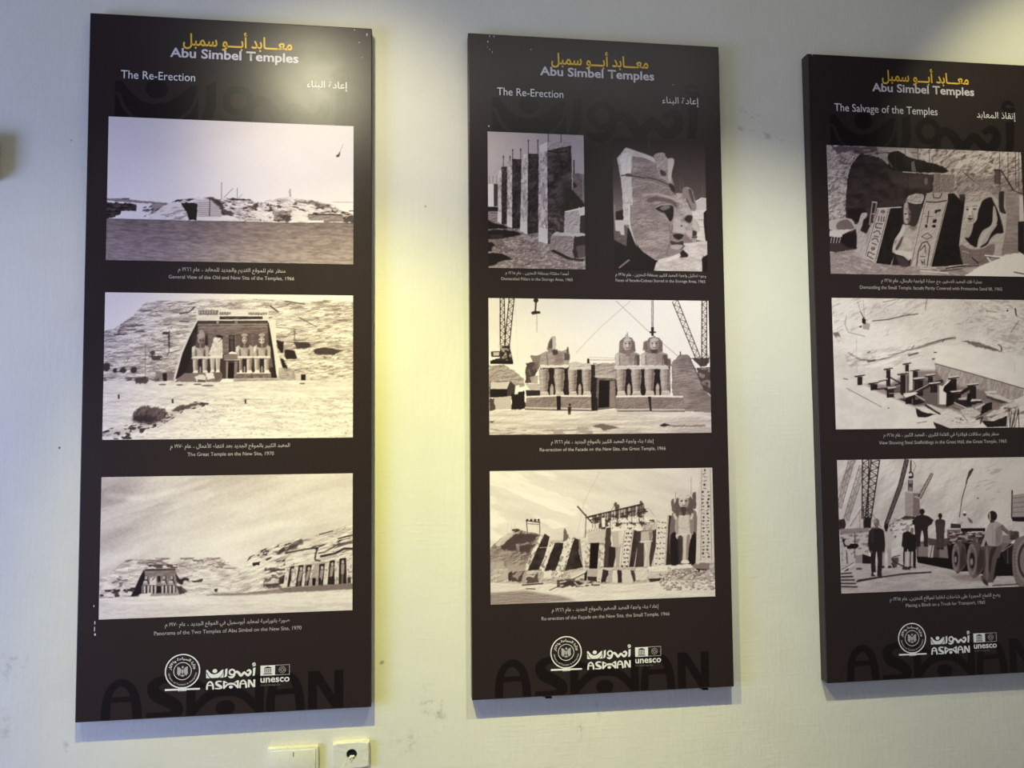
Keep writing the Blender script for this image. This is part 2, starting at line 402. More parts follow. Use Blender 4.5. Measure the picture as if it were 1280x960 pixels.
def photo_great_temple():
    c = Pic([(131.95, 364.9), (441.9, 370.7), (441.7, 547.6), (128.2, 548.7)], 420, 250)
    c.view(120, 350, 3.765)
    c.grad(None, (0, 60), (0, 300), 226, 238)
    hill = [(40, 240), (90, 225), (130, 200), (180, 165), (220, 118), (250, 98), (330, 98), (420, 100), (500, 92), (640, 96), (740, 92), (860, 96), (960, 108), (1080, 98), (1215, 108), (1215, 480), (30, 480)]
    cliff(c, hill, 196, 66, 46, 9, -4, 26, .85); c.relief(hill, 34, 30, 10, -3, 5, .4, 1.3); c.blots(hill, 120, .4, 60, 12, -4, .3, .2)
    c.cracks([(40, 230), (230, 120), (440, 100), (440, 480), (40, 480)], 60, .7, 70, 16, -14, .05, 0, .55)
    c.blots([(120, 215), (240, 205), (230, 245), (100, 252)], 90, .8, 40, 9, -4, .5)
    c.blots([(230, 330), (345, 330), (340, 380), (230, 370)], 60, .85, 30, 10, 0, .4)
    for x, y, w, h in ((52, 408, 18, 20), (92, 423, 10, 12), (132, 422, 16, 13), (180, 422, 15, 14), (330, 250, 14, 8), (345, 280, 3, 40)):
        c.ell(x, y, w, h, 45, .9, 0, 2, 3)
    c.poly([(85, 250), (150, 252), (150, 256), (90, 258)], 40, .9, 0, 2)
    c.line([(235, 300), (235, 470)], 3, 80, .6); c.line([(348, 238), (345, 345)], 4, 40, .8)
    c.line([(395, 160), (440, 152), (466, 130)], 6, 40, .8); c.line([(395, 195), (440, 196)], 5, 40, .8)
    c.line([(400, 330), (330, 345), (232, 350)], 3, 60, .7)
    # pebbly boulders at the right
    for pts, v in (([(890, 330), (935, 335), (945, 372), (895, 374)], 25), ([(930, 292), (1005, 298), (1015, 318), (945, 328)], 55), ([(1020, 330), (1080, 320), (1165, 335), (1120, 355), (1030, 352)], 62), ([(852, 285), (880, 300), (884, 345), (862, 330)], 35), ([(875, 370), (905, 420), (898, 432), (876, 410)], 30)):
        c.poly(pts, v, .95, 2, 3)
    c.line([(850, 225), (945, 235), (1000, 250)], 3, 60, .7); c.line([(955, 180), (1040, 225)], 4, 60, .8)
    c.line([(820, 125), (860, 155)], 7, 50, .8); c.line([(890, 104), (985, 118)], 6, 70, .8); c.line([(935, 232), (935, 290)], 4, 70, .8)
    c.line([(860, 292), (930, 296), (1120, 296)], 3, 70, .7)
    # recess
    c.view(210, 380, 8)
    c.poly([(290, 60), (1010, 60), (1010, 170), (290, 170)], 212, .8, 0, 2)
    for x0, x1, y0, y1 in ((305, 505, 62, 112), (520, 630, 82, 112), (805, 990, 88, 116)):
        c.poly([(x0, y0), (x1, y0 + 5), (x1, y1), (x0, y1)], 95, .85, 2, 4)
        n = int((x1 - x0) / 26)
        for i in range(n):
            c.ell(x0 + 14 + i * 26, (y0 + y1) / 2 - 2, 8, (y1 - y0) * .36, 165, .8)
    c.poly([(520, 128), (950, 130), (950, 158), (520, 158)], 52, .95)
    c.tex([(520, 128), (950, 130), (950, 158), (520, 158)], 25, 40, 12)
    c.poly([(290, 168), (1000, 168), (1045, 320), (1100, 760), (60, 775), (80, 735), (150, 480), (215, 330)], 205)
    c.poly([(300, 170), (1000, 172), (1020, 330), (1090, 745), (80, 745), (150, 480), (225, 320)], 108)
    back = [(300, 200), (1000, 200), (1030, 520), (240, 520)]
    c.tex(back, 14, 60, 10, 4); c.cracks(back, 70, .5, 60, 14, 0, .06)
    c.poly([(300, 170), (1000, 172), (1003, 196), (300, 200)], 60, .9)
    c.poly([(490, 172), (510, 172), (510, 200), (490, 200)], 170, .8); c.poly([(670, 172), (700, 172), (700, 205), (670, 205)], 130, .8)
    c.line([(310, 208), (1000, 206)], 5, 160, .5); c.line([(330, 236), (1000, 232)], 5, 150, .6)
    # shadowed left side and right side of the recess
    c.poly([(300, 175), (302, 400), (240, 520), (245, 690), (170, 740), (75, 745), (150, 480), (225, 315)], 30, 1, 3)
    c.poly([(285, 165), (300, 172), (222, 322), (150, 490), (80, 740), (62, 770), (70, 700), (130, 480), (200, 330)], 200, .95, 2)
    c.poly([(1000, 180), (1015, 200), (1060, 480), (1095, 745), (1030, 745), (1015, 520)], 34, 1, 3)
    c.poly([(1003, 168), (1080, 180), (1085, 440), (1150, 650), (1105, 760), (1085, 700), (1060, 470), (1018, 230)], 206, .95)
    c.poly([(1085, 370), (1160, 380), (1150, 470), (1140, 500), (1100, 450)], 30, .9, 3, 4)
    c.poly([(1120, 540), (1160, 560), (1205, 660), (1180, 680), (1150, 640)], 28, .9, 3, 4)
    c.poly([(1165, 490), (1275, 500), (1278, 550), (1190, 558)], 38, .95, 3, 4)
    c.poly([(1110, 640), (1265, 650), (1270, 770), (1105, 770)], 148, .9, 0, 2); c.tex([(1110, 640), (1265, 650), (1270, 770), (1105, 770)], 18, 30, 12)
    c.poly([(240, 500), (1040, 500), (1060, 700), (180, 700)], 48, .8, 4)
    # the four kings; the second has lost head and chest
    for x, y0 in ((327, 262), (765, 282), (940, 282)):
        c.poly([(x - 85, y0 + 20), (x + 75, y0 + 20), (x + 80, 500), (x - 85, 500)], 70, .45, 14)
    colossus(c, 327, 300, 690, 168, 160, 40, 226)
    c.poly([(308, 312), (315, 275), (335, 262), (360, 275), (372, 300), (385, 345), (300, 340)], 150, .9, 3, 3)
    c.poly([(310, 345), (372, 345), (368, 395), (318, 398)], 110, .8, 3); c.ell(326, 366, 10, 7, 50); c.ell(352, 366, 10, 7, 50); c.poly([(375, 310), (400, 320), (402, 420), (375, 410)], 40, .9, 3)
    c.poly([(478, 312), (530, 312), (556, 330), (545, 345), (500, 336)], 28, .95, 2)
    c.poly([(462, 335), (500, 338), (545, 348), (550, 520), (440, 530), (412, 500), (440, 420)], 198, 1, 0, 4)
    c.line([(548, 340), (505, 385)], 8, 55, .8); c.tex([(462, 335), (545, 348), (550, 520), (412, 500)], 22, 40, 16, 4, -50)
    c.poly([(410, 520), (550, 518), (548, 545), (412, 545)], 222, .9)
    for x in (448, 502):
        c.poly([(x - 24, 545), (x + 24, 545), (x + 18, 660), (x - 16, 660)], 160); c.poly([(x - 22, 550), (x - 4, 550), (x - 4, 655), (x - 14, 655)], 205, .6, 4)
        c.poly([(x - 24, 685), (x - 14, 655), (x + 16, 655), (x + 22, 685)], 215)
    colossus(c, 768, 300, 690, 172, 160, 40, 228)
    colossus(c, 942, 300, 690, 172, 160, 40, 228)
    c.poly([(905, 352), (968, 350), (962, 395), (940, 402), (915, 395)], 196, .6, 3); c.ell(922, 372, 9, 6, 50); c.ell(952, 372, 9, 6, 50)
    c.poly([(1020, 560), (1040, 540), (1050, 620), (1060, 628), (1020, 640)], 120, .7, 3)
    # niche figure and door
    c.poly([(612, 312), (668, 312), (672, 480), (612, 490)], 40)
    c.ell(640, 340, 22, 20, 95, .8); c.poly([(625, 370), (655, 370), (660, 470), (632, 470)], 90, .8, 4)
    c.poly([(612, 490), (640, 476), (690, 490), (685, 502), (612, 502)], 235, .95)
    c.poly([(560, 505), (700, 505), (700, 560), (560, 560)], 120, .95); c.line([(575, 562), (700, 562)], 9, 190, .8)
    c.poly([(560, 565), (715, 565), (718, 745), (545, 745)], 62)
    c.poly([(585, 575), (606, 575), (600, 745), (583, 745)], 130); c.poly([(668, 575), (700, 575), (690, 745), (664, 745)], 120)
    c.poly([(606, 590), (664, 590), (660, 742), (604, 742)], 20)
    # pedestals and fallen blocks
    c.poly([(170, 690), (540, 680), (545, 780), (80, 775), (100, 740)], 116, 1, 0, 3)
    c.poly([(270, 725), (350, 700), (385, 730), (380, 780), (300, 780)], 205, .95, 0, 4); c.poly([(375, 690), (455, 685), (470, 740), (400, 755)], 215, .95, 0, 4)
    c.poly([(300, 752), (380, 758), (380, 782), (300, 782)], 80, .9); c.poly([(460, 690), (535, 685), (535, 740), (480, 775)], 100, .9, 0, 4)
    c.poly([(690, 690), (835, 688), (1030, 700), (1040, 745), (660, 748)], 108, 1, 0, 2); c.line([(690, 690), (1030, 694)], 10, 222, .9)
    c.poly([(660, 748), (1105, 746), (1105, 778), (655, 782)], 150); c.line([(660, 748), (1100, 746)], 5, 215, .8); c.line([(842, 690), (842, 745)], 5, 60, .8)
    c.tex([(660, 690), (1040, 690), (1105, 780), (655, 780)], 16, 30, 12)
    c.poly([(530, 760), (600, 748), (655, 760), (655, 782), (520, 786)], 236, .95, 0, 3)
    # forecourt
    c.view(120, 350, 3.765)
    fore = [(20, 470), (280, 478), (480, 482), (700, 478), (1215, 470), (1215, 760), (20, 760)]
    c.poly(fore, 214, 1, 3); c.grad(fore, (0, 470), (0, 745), 204, 220)
    c.tex(fore, 12, 120, 12, 4, 1); c.tex(fore, 12, 30, 8, 3)
    c.cracks([(20, 480), (1215, 480), (1215, 560), (20, 560)], 165, .5, 160, 10, 1, .08)
    c.relief([(20, 540), (1215, 540), (1215, 760), (20, 760)], 20, 24, 9, 0, 4, .5, 1)
    c.poly([(285, 430), (365, 430), (372, 475), (280, 475)], 118, .9, 2, 3); c.poly([(315, 438), (336, 436), (336, 474), (318, 474)], 30)
    c.poly([(940, 440), (1010, 445), (1010, 475), (940, 474)], 190, .8, 0, 2); c.poly([(966, 446), (988, 446), (988, 474), (966, 474)], 28)
    for x, y, w in ((315, 490, 18), (396, 492, 17), (480, 490, 20), (528, 496, 30), (972, 489, 14)):
        c.ell(x, y, w, 4, 95, .9)
    c.blots([(20, 455), (300, 455), (300, 472), (20, 472)], 60, .7, 40, 7, 0, .45)
    for x, y in ((110, 545), (363, 567), (705, 571)):
        c.poly([(x - 4, y - 10), (x + 4, y - 10), (x + 4, y + 11), (x - 4, y + 11)], 45)
    c.ell(218, 470, 32, 18, 70, .95, 0, 3, 5)
    # stony strip and the bush
    c.poly([(30, 712), (150, 690), (300, 660), (360, 610), (480, 575), (540, 582), (440, 606), (380, 632), (350, 660), (200, 705), (100, 740), (30, 735)], 170, .7, 4, 6)
    c.blots([(30, 700), (300, 650), (470, 570), (545, 580), (380, 640), (200, 745), (30, 745)], 55, .9, 22, 9, -12, .34)
    c.poly([(356, 612), (400, 590), (480, 574), (510, 580), (440, 600), (370, 616)], 70, .85, 2, 5)
    c.ell(255, 630, 84, 40, 84, .95, 0, 4, 10); c.relief([(170, 590), (340, 590), (340, 675), (170, 675)], 30, 14, 22, 20)
    c.ell(232, 652, 60, 20, 40, .75, 0, 10, 6)
    c.blots([(520, 560), (1215, 540), (1215, 745), (380, 745)], 140, .5, 12, 6, 0, .14)
    c.blots([(600, 600), (1215, 570), (1215, 745), (560, 745)], 250, .6, 60, 9, 0, .3)
    return c.ink(6)


def photo_panorama():
    c = Pic([(126.95, 595.9), (440.9, 592.6), (440.3, 763.2), (122.85, 774.1)], 400, 235)
    c.view(110, 580, 3.657)
    c.grad(None, (300, 60), (620, 480), 176, 214)
    c.tex(None, 16, 420, 90, 4, -18); c.blots(None, 228, .35, 380, 50, -18, .4, .25)
    for p, w, a in (([(180, 158), (280, 150), (400, 118)], 18, .5), ([(560, 380), (700, 330), (860, 282), (1000, 270)], 26, .5), ([(780, 300), (900, 275)], 14, .6), ([(80, 140), (260, 160)], 14, .35)):
        c.line(p, w, 238, a, 16)
    c.tex(None, 5, 8, 8, 2)
    # left hill
    hill = [(45, 520), (110, 490), (150, 455), (190, 432), (270, 436), (330, 430), (450, 432), (560, 430), (600, 445), (650, 462), (700, 480), (740, 560), (740, 610), (45, 612)]
    c.poly(hill, 196, 1, 0, 3); c.tex(hill, 26, 44, 14, 5, -5)
    c.cracks(hill, 80, .7, 46, 11, -4, .06, 0, .55); c.blots([(150, 430), (600, 425), (700, 480), (400, 470), (200, 455)], 85, .6, 36, 9, 0, .3)
    c.blots([(50, 575), (250, 560), (250, 612), (50, 612)], 40, .85, 22, 12, 0, .38)
    c.blots([(110, 500), (220, 490), (210, 560), (110, 560)], 80, .7, 26, 10, -10, .3)
    c.relief(hill, 28, 40, 16, -4, 5, .4, 1.2)
    c.poly([(255, 462), (405, 462), (400, 480), (260, 480)], 200, .9); c.blots([(255, 458), (410, 458), (410, 475), (255, 475)], 60, .85, 22, 8, 0, .5)
    c.poly([(258, 480), (400, 478), (405, 540), (408, 596), (195, 604), (218, 560), (240, 510)], 128)
    c.poly([(258, 480), (262, 520), (245, 560), (245, 596), (195, 604), (218, 560), (240, 510)], 22, 1, 2)
    c.poly([(262, 478), (400, 476), (400, 484), (262, 488)], 70)
    c.tex([(262, 488), (400, 486), (400, 520), (262, 520)], 14, 30, 7)
    for x, b in ((268, 0), (300, 1), (350, 0), (385, 0)):
        if not b:
            c.ell(x, 520, 9, 12, 70); c.ell(x - 2, 518, 6, 8, 165)
            c.poly([(x - 15, 536), (x + 15, 536), (x + 15, 552), (x - 15, 552)], 150, 1); c.line([(x - 14, 538), (x + 2, 536)], 5, 215); c.line([(x + 5, 530), (x + 12, 548)], 6, 45)
        else:
            c.poly([(x - 16, 520), (x + 10, 512), (x + 14, 552), (x - 18, 552)], 196); c.line([(x + 6, 514), (x - 6, 530)], 4, 60)
        c.poly([(x - 16, 552), (x + 16, 552), (x + 16, 592), (x - 16, 592)], 36)
        for d in (-9, 8):
            c.poly([(x + d - 5, 554), (x + d + 5, 554), (x + d + 4, 590), (x + d - 4, 590)], 178)
    c.poly([(316, 556), (334, 556), (334, 592), (316, 592)], 25); c.poly([(318, 510), (332, 510), (332, 538), (318, 538)], 40)
    c.poly([(230, 590), (410, 586), (430, 598), (225, 606)], 150, .9, 0, 3); c.poly([(240, 592), (290, 588), (280, 604), (236, 606)], 225, .9, 0, 3)
    c.poly([(402, 490), (418, 520), (434, 545), (428, 552), (406, 540)], 40, .9, 1, 3)
    c.poly([(412, 530), (438, 518), (460, 520), (465, 530), (440, 532), (430, 546)], 38, .9, 1, 3); c.poly([(470, 532), (525, 524), (520, 538), (480, 540)], 60, .9, 1, 3)
    c.poly([(405, 555), (425, 560), (445, 590), (420, 596)], 55, .9, 2, 4); c.poly([(430, 560), (455, 580), (440, 592)], 70, .8, 1, 3)
    # right hill
    rh = [(640, 590), (665, 540), (690, 500), (715, 460), (740, 420), (790, 395), (870, 365), (930, 350), (970, 340), (985, 348), (1010, 335), (1060, 322), (1110, 310), (1160, 292), (1212, 280), (1212, 580), (900, 590)]
    c.poly(rh, 206, 1, 0, 3); c.tex(rh, 26, 60, 16, 5, -16)
    c.cracks(rh, 70, .8, 70, 15, -18, .06, 0, .6)
    up = [(715, 470), (740, 418), (860, 365), (985, 340), (980, 372), (900, 400), (860, 420), (800, 452), (740, 470)]
    c.blots(up, 55, .85, 34, 12, -24, .4); c.poly([(750, 452), (790, 446), (780, 462), (755, 464)], 25, .9, 1, 3)
    c.poly([(840, 405), (890, 395), (975, 345), (985, 358), (950, 388), (870, 415)], 80, .7, 2, 6)
    c.line([(1055, 325), (1120, 308)], 6, 60, .8, 1); c.blots([(1020, 380), (1212, 330), (1212, 360), (1060, 410)], 60, .8, 44, 8, -16, .4)
    c.line([(900, 410), (985, 392), (1050, 384), (1040, 410), (1036, 440), (1062, 444)], 8, 50, .8, 1)
    c.line([(1060, 425), (1130, 410), (1170, 388), (1212, 390)], 10, 45, .85, 1); c.line([(1140, 345), (1212, 325)], 7, 60, .8, 1)
    c.line([(1050, 410), (1080, 405), (1140, 370), (1212, 362)], 6, 70, .8, 1)
    c.poly([(800, 548), (870, 545), (880, 562), (830, 570)], 70, .8, 2, 5); c.blots([(810, 450), (900, 430), (900, 560), (800, 560)], 60, .75, 34, 10, -10, .3)
    c.poly([(870, 520), (900, 505), (905, 550), (880, 550)], 50, .8, 2, 4)
    c.relief(rh, 30, 60, 18, -18, 5, .4, 1.2)
    # facade of the small temple
    fac = [(920, 470), (1060, 452), (1205, 430), (1212, 550), (890, 566)]
    c.poly(fac, 150); c.tex(fac, 14, 30, 14)
    slots = [(925, 470, 944, 466, 960, 560, 910, 562), (962, 464, 985, 462, 980, 558, 948, 560), (996, 464, 1022, 462, 1006, 558, 988, 558), (1056, 460, 1082, 456, 1072, 556, 1052, 556), (1104, 444, 1126, 440, 1124, 552, 1094, 552), (1148, 434, 1178, 430, 1180, 548, 1144, 550)]
    for i, (a, b, d, e, f, g, h, k) in enumerate(slots):
        c.poly([(a, b), (d, e), (f, g), (h, k)], 40)
        mx = (a + d) / 2; my = b + 16
        c.ell(mx, my, 6, 9, 170); c.poly([(mx - 8, my + 10), (mx + 8, my + 10), ((f + h) / 2 + 6, my + 55), ((f + h) / 2 - 6, my + 55)], 165, .85)
        bx = (f + h) / 2
        c.poly([(bx - 5, my + 55), (bx + 4, my + 55), (bx + 2, g), (bx - 6, g)], 120, .8)
    for p in ([(944, 466), (962, 464), (948, 560), (920, 561)], [(985, 462), (996, 464), (988, 558), (975, 558)], [(1022, 462), (1034, 460), (1020, 520), (1012, 520)], [(1082, 456), (1100, 450), (1092, 552), (1074, 554)], [(1126, 440), (1146, 436), (1142, 550), (1126, 550)], [(1180, 430), (1206, 428), (1208, 546), (1182, 548)], [(905, 480), (922, 474), (908, 562), (890, 564)]):
        c.poly(p, 208, .95)
        c.blots(p, 110, .6, 6, 9, 0, .35)
    c.poly([(1024, 522), (1040, 522), (1038, 556), (1024, 556)], 18); c.poly([(1052, 520), (1064, 522), (1062, 552), (1052, 552)], 28)
    c.poly([(1096, 518), (1126, 514), (1126, 550), (1094, 552)], 38, .8); c.poly([(1184, 520), (1200, 518), (1200, 545), (1184, 548)], 35, .8)
    c.poly([(870, 568), (1212, 548), (1212, 578), (900, 590)], 112, .95, 1)
    # apron and foreground
    fg = [(40, 612), (200, 606), (420, 600), (560, 600), (700, 596), (1215, 572), (1215, 740), (40, 740)]
    c.poly(fg, 214, 1, 2); c.grad(fg, (0, 600), (0, 700), 220, 198); c.tex(fg, 10, 140, 12, 4, -1); c.tex(fg, 8, 24, 6, 2)
    c.poly([(540, 596), (700, 588), (880, 572), (1212, 552), (1212, 574), (700, 600), (545, 601)], 120, .8, 2, 2)
    c.cracks(fg, 165, .5, 150, 10, -2, .08)
    c.ell(586, 576, 9, 9, 55, .9, 0, 0, 3)
    return c.ink(6)


def photo_pillars():
    c = Pic([(609.4, 163.8), (729.8, 169.7), (731.3, 337.1), (610.9, 334.5)], 200, 280)
    c.view(600, 150, 4.57)
    c.grad(None, (0, 60), (0, 500), 168, 190)
    c.tex(None, 5, 100, 100, 3)
    # hill and dark ground behind
    c.poly([(528, 310), (560, 308), (605, 318), (605, 520), (528, 470)], 112, 1, 1); c.tex([(528, 310), (605, 318), (605, 520), (528, 470)], 14, 14, 8)
    c.poly([(522, 400), (560, 440), (600, 490), (605, 530), (520, 520)], 28, 1, 2)
    c.poly([(530, 360), (545, 365), (555, 385), (535, 392)], 40, .9)
    # ground
    g = [(40, 495), (110, 500), (110, 560), (200, 600), (340, 640), (605, 660), (605, 870), (40, 860)]
    c.poly(g, 128); c.relief(g, 26, 16, 9, 0, 4, .6, 1); c.tex(g, 16, 60, 24, 3)
    c.blots(g, 190, .5, 14, 8, 0, .3)
    c.poly([(40, 495), (105, 497), (105, 522), (40, 520)], 30); c.poly([(40, 524), (100, 524), (104, 575), (40, 590)], 135); c.relief([(40, 524), (104, 524), (104, 590), (40, 590)], 40, 10, 8)
    for p in ([(44, 572), (90, 590), (150, 606), (165, 618), (44, 624)], [(44, 630), (140, 626), (215, 640), (240, 656), (180, 668), (90, 680), (44, 682)], [(44, 700), (70, 700), (92, 716), (66, 728), (70, 748), (44, 746)], [(44, 764), (100, 758), (160, 776), (188, 794), (120, 806), (80, 826), (44, 832)]):
        c.poly(p, 20, .96, 2, 3)
    c.poly([(60, 655), (130, 652), (140, 676), (60, 680)], 60, .8)
    # far white block
    c.poly([(46, 366), (80, 364), (80, 494), (46, 492)], 222); c.poly([(80, 364), (104, 368), (102, 494), (80, 494)], 66)
    for x in (56, 75, 97):
        c.line([(x, 320), (x, 366)], 3, 90, .8)
    # four pillars, each with a lit and a shaded face
    for lit, sh, rods in ((
        [(106, 300), (124, 270), (124, 596), (102, 580)], [(124, 270), (156, 268), (158, 594), (124, 598)], ((135, 208, 268),)), (
        [(160, 240), (184, 224), (184, 620), (155, 606)], [(184, 224), (238, 228), (234, 616), (184, 620)], ((173, 210, 235), (188, 172, 226), (234, 168, 228))), (
        [(242, 200), (275, 194), (270, 654), (230, 634)], [(275, 194), (336, 198), (334, 644), (270, 654)], ((277, 118, 194), (331, 118, 196)))):
        c.poly(sh, 52, 1, 0, 2); c.tex(sh, 16, 22, 30, 4); c.relief(sh, 18, 18, 22); c.blots(sh, 110, .35, 16, 12, 0, .25)
        c.poly(lit, 190, 1, 0, 2); c.tex(lit, 26, 14, 30, 4); c.relief(lit, 18, 16, 26); c.blots(lit, 110, .5, 8, 14, 0, .22)
        x0, x1, yb = lit[3][0], lit[2][0], lit[2][1]
        c.poly([(x0 + 1, yb - 76), (x1, yb - 66), (x1, yb), (x0, yb - 20)], 224, .8)
        c.line([(lit[1][0], lit[1][1] + 2), (sh[1][0], sh[1][1] + 2)], 7, 35, .7)
        for x, y0, y1 in rods:
            c.line([(x, y0), (x, y1)], 4, 45); c.ell(x, y0 + 2, 4, 7, 55)
    # the nearest pillar
    lit = [(338, 150), (384, 126), (386, 708), (334, 694)]; sh = [(384, 176), (520, 150), (530, 640), (470, 700), (386, 710)]
    c.poly([(384, 122), (520, 132), (524, 160), (384, 180)], 168, 1, 0, 3); c.relief([(384, 122), (520, 132), (524, 160), (384, 180)], 34, 16, 10)
    c.poly(sh, 58, 1, 0, 2); c.tex(sh, 24, 60, 46, 4, -12); c.relief(sh, 20, 24, 20); c.blots(sh, 112, .4, 40, 20, 10, .34); c.blots([(390, 560), (520, 560), (500, 700), (386, 705)], 130, .5, 16, 12, 0, .4)
    c.line([(390, 178), (450, 190), (500, 182)], 8, 30, .8); c.poly([(470, 400), (525, 380), (530, 560), (490, 590)], 26, .7, 20)
    c.poly(lit, 186, 1, 0, 2); c.tex(lit, 22, 20, 40, 4); c.relief(lit, 26, 18, 30); c.blots(lit, 100, .6, 10, 22, 0, .2)
    c.poly([(336, 612), (386, 624), (386, 708), (334, 694)], 216, .85); c.poly([(340, 150), (384, 126), (384, 180), (340, 186)], 226, .9); c.ell(368, 608, 6, 7, 235)
    c.poly([(386, 314), (420, 310), (424, 350), (392, 360)], 150, .5, 6)
    c.line([(391, 80), (391, 126)], 4, 40); c.line([(464, 84), (464, 132)], 4, 40); c.line([(536, 232), (536, 310)], 7, 50); c.line([(586, 300), (588, 470)], 4, 160, .8); c.line([(527, 330), (527, 400)], 4, 200, .8)
    # broken blocks in front
    c.poly([(484, 526), (566, 508), (600, 498), (605, 600), (600, 660), (480, 644)], 168, 1, 0, 3); c.relief([(484, 526), (566, 508), (560, 650), (480, 644)], 26, 18, 16)
    c.poly([(570, 552), (605, 540), (605, 660), (566, 650)], 44, .95, 0, 3); c.poly([(560, 505), (605, 498), (605, 540), (570, 552), (560, 530)], 205, .95, 0, 3); c.line([(484, 528), (568, 510)], 8, 226)
    c.poly([(405, 660), (430, 644), (600, 650), (605, 800), (520, 796), (396, 738)], 138, 1, 0, 3); c.relief([(405, 660), (430, 644), (600, 650), (605, 800), (520, 796), (396, 738)], 30, 20, 16)
    c.poly([(410, 656), (430, 642), (605, 652), (600, 668), (540, 668)], 190, .85, 0, 3); c.poly([(536, 668), (605, 664), (605, 780), (540, 792), (528, 750)], 38, .95, 0, 4); c.poly([(420, 740), (520, 790), (600, 796), (580, 808), (500, 798), (400, 748)], 25, .9, 2)
    c.poly([(548, 720), (605, 715), (605, 790), (560, 795)], 120, .6, 3, 4)
    return c.ink(5)


def photo_faces():
    c = Pic([(765.75, 171.9), (881.95, 175.8), (883.5, 339.3), (767.5, 337.7)], 200, 280)
    c.view(750, 150, 4.57)
    c.grad(None, (0, 110), (0, 520), 44, 96); c.grad([(60, 330), (200, 330), (200, 540), (60, 540)], (0, 330), (0, 520), 66, 120, .8, 20)
    # background ground and tents
    c.poly([(540, 470), (575, 446), (612, 450), (612, 560), (545, 560)], 176, 1, 1); c.line([(540, 470), (580, 446), (612, 452)], 4, 215)
    c.poly([(520, 520), (612, 512), (612, 700), (530, 680)], 188, 1, 4); c.tex([(520, 520), (612, 512), (612, 700), (530, 680)], 10, 60, 10, 3)
    c.line([(560, 570), (612, 574)], 4, 110, .7); c.line([(560, 610), (612, 614)], 4, 120, .6)
    for x, a, b in ((460, 330, 420), (585, 365, 455), (284, 110, 188), (476, 350, 410)):
        c.line([(x, a), (x, b)], 2.5, 120, .6)
    c.poly([(590, 530), (612, 510), (612, 700), (600, 700), (590, 600)], 24, 1, 2)
    c.poly([(76, 485), (90, 485), (92, 570), (80, 575)], 130, .8); c.poly([(90, 528), (130, 516), (135, 572), (92, 572)], 24, .95, 2)
    c.poly([(84, 575), (135, 575), (140, 660), (90, 655)], 186, .95, 2); c.poly([(76, 630), (110, 640), (150, 700), (155, 726), (76, 690)], 96, .95, 1, 3); c.relief([(76, 630), (110, 640), (150, 700), (155, 726), (76, 690)], 20, 14)
    # dark foreground left, pale sand right
    c.poly([(76, 684), (150, 724), (160, 600), (240, 740), (330, 800), (300, 870), (76, 870)], 20, 1, 3)
    c.poly([(104, 842), (160, 796), (172, 800), (110, 848)], 130, .9)
    sand = [(318, 812), (440, 770), (500, 700), (612, 690), (612, 780), (582, 775), (575, 868), (300, 872)]
    c.poly(sand, 178, 1, 2); c.tex(sand, 14, 50, 16, 4, 10); c.relief(sand, 12, 14, 10)
    c.poly([(440, 770), (470, 740), (500, 770), (495, 782), (450, 786)], 22, .95, 3); c.poly([(576, 790), (612, 765), (612, 872), (580, 868)], 18, 1, 2)
    # second face behind
    f2 = [(430, 430), (470, 420), (478, 390), (500, 384), (526, 400), (535, 430), (550, 490), (546, 515), (520, 522), (530, 560), (556, 590), (568, 628), (548, 645), (552, 670), (545, 690), (552, 712), (480, 715), (450, 600)]
    c.blob(f2, 150, 1, 1); c.tex(f2, 16, 30, 16); c.relief(f2, 16, 18, 14)
    c.blob([(470, 400), (485, 386), (526, 402), (520, 425), (548, 490), (545, 515), (515, 515), (500, 460), (476, 440)], 128, .9, 2); c.line([(492, 450), (520, 510)], 7, 70, .8); c.blob([(505, 402), (522, 400), (540, 470), (525, 470)], 60, .7, 4)
    c.blob([(480, 565), (500, 545), (525, 550), (522, 575), (510, 590), (490, 580)], 34, .9, 4); c.line([(478, 545), (520, 535)], 7, 175, .8)
    c.blob([(530, 560), (568, 628), (545, 645), (528, 620)], 172, .8, 3); c.blob([(528, 630), (550, 640), (546, 660), (526, 665)], 48, .9, 3); c.line([(520, 672), (552, 668)], 6, 40, .9); c.blob([(470, 640), (520, 690), (515, 712), (472, 712)], 95, .6, 8)
    c.blob([(475, 705), (553, 700), (545, 716), (490, 720)], 205, .8, 2)
    # the big face: crown fragment, brow, eye, nose, lips, chin
    head = [(100, 222), (150, 162), (200, 178), (300, 215), (330, 240), (400, 300), (426, 380), (430, 440), (450, 480), (452, 520), (440, 545), (455, 575), (480, 610), (490, 635), (486, 655), (460, 665), (468, 690), (470, 712), (455, 722), (462, 745), (450, 770), (400, 790), (345, 810), (310, 800), (240, 750), (200, 700), (165, 620), (136, 600), (130, 400)]
    c.poly(head, 138, 1, 0, 2); c.tex(head, 14, 70, 30, 4, 4); c.relief(head, 16, 16, 9, 4)
    # bright left side and crown edge
    c.poly([(100, 222), (150, 162), (205, 185), (186, 215), (180, 330), (188, 480), (178, 490), (172, 600), (136, 600), (128, 420), (120, 330)], 190, 1, 0, 2)
    c.poly([(112, 222), (152, 168), (196, 182), (180, 212), (178, 310), (128, 316)], 226, .9, 2); c.relief([(100, 222), (150, 162), (205, 185), (188, 480), (172, 600), (136, 600)], 18, 18, 24)
    c.line([(122, 322), (160, 316), (180, 322), (260, 336)], 6, 45, .9); c.blob([(150, 310), (180, 310), (180, 326), (150, 326)], 60, .7, 3)
    c.blob([(150, 162), (200, 176), (300, 212), (340, 245), (330, 250), (250, 218), (185, 208)], 205, .8, 3)
    c.blob([(308, 210), (330, 190), (370, 190), (382, 220), (420, 220), (424, 250), (412, 290), (405, 360), (380, 350), (340, 320), (320, 250)], 152, 1, 0, 2); c.relief([(308, 210), (330, 190), (424, 220), (405, 360), (340, 320)], 24, 18)
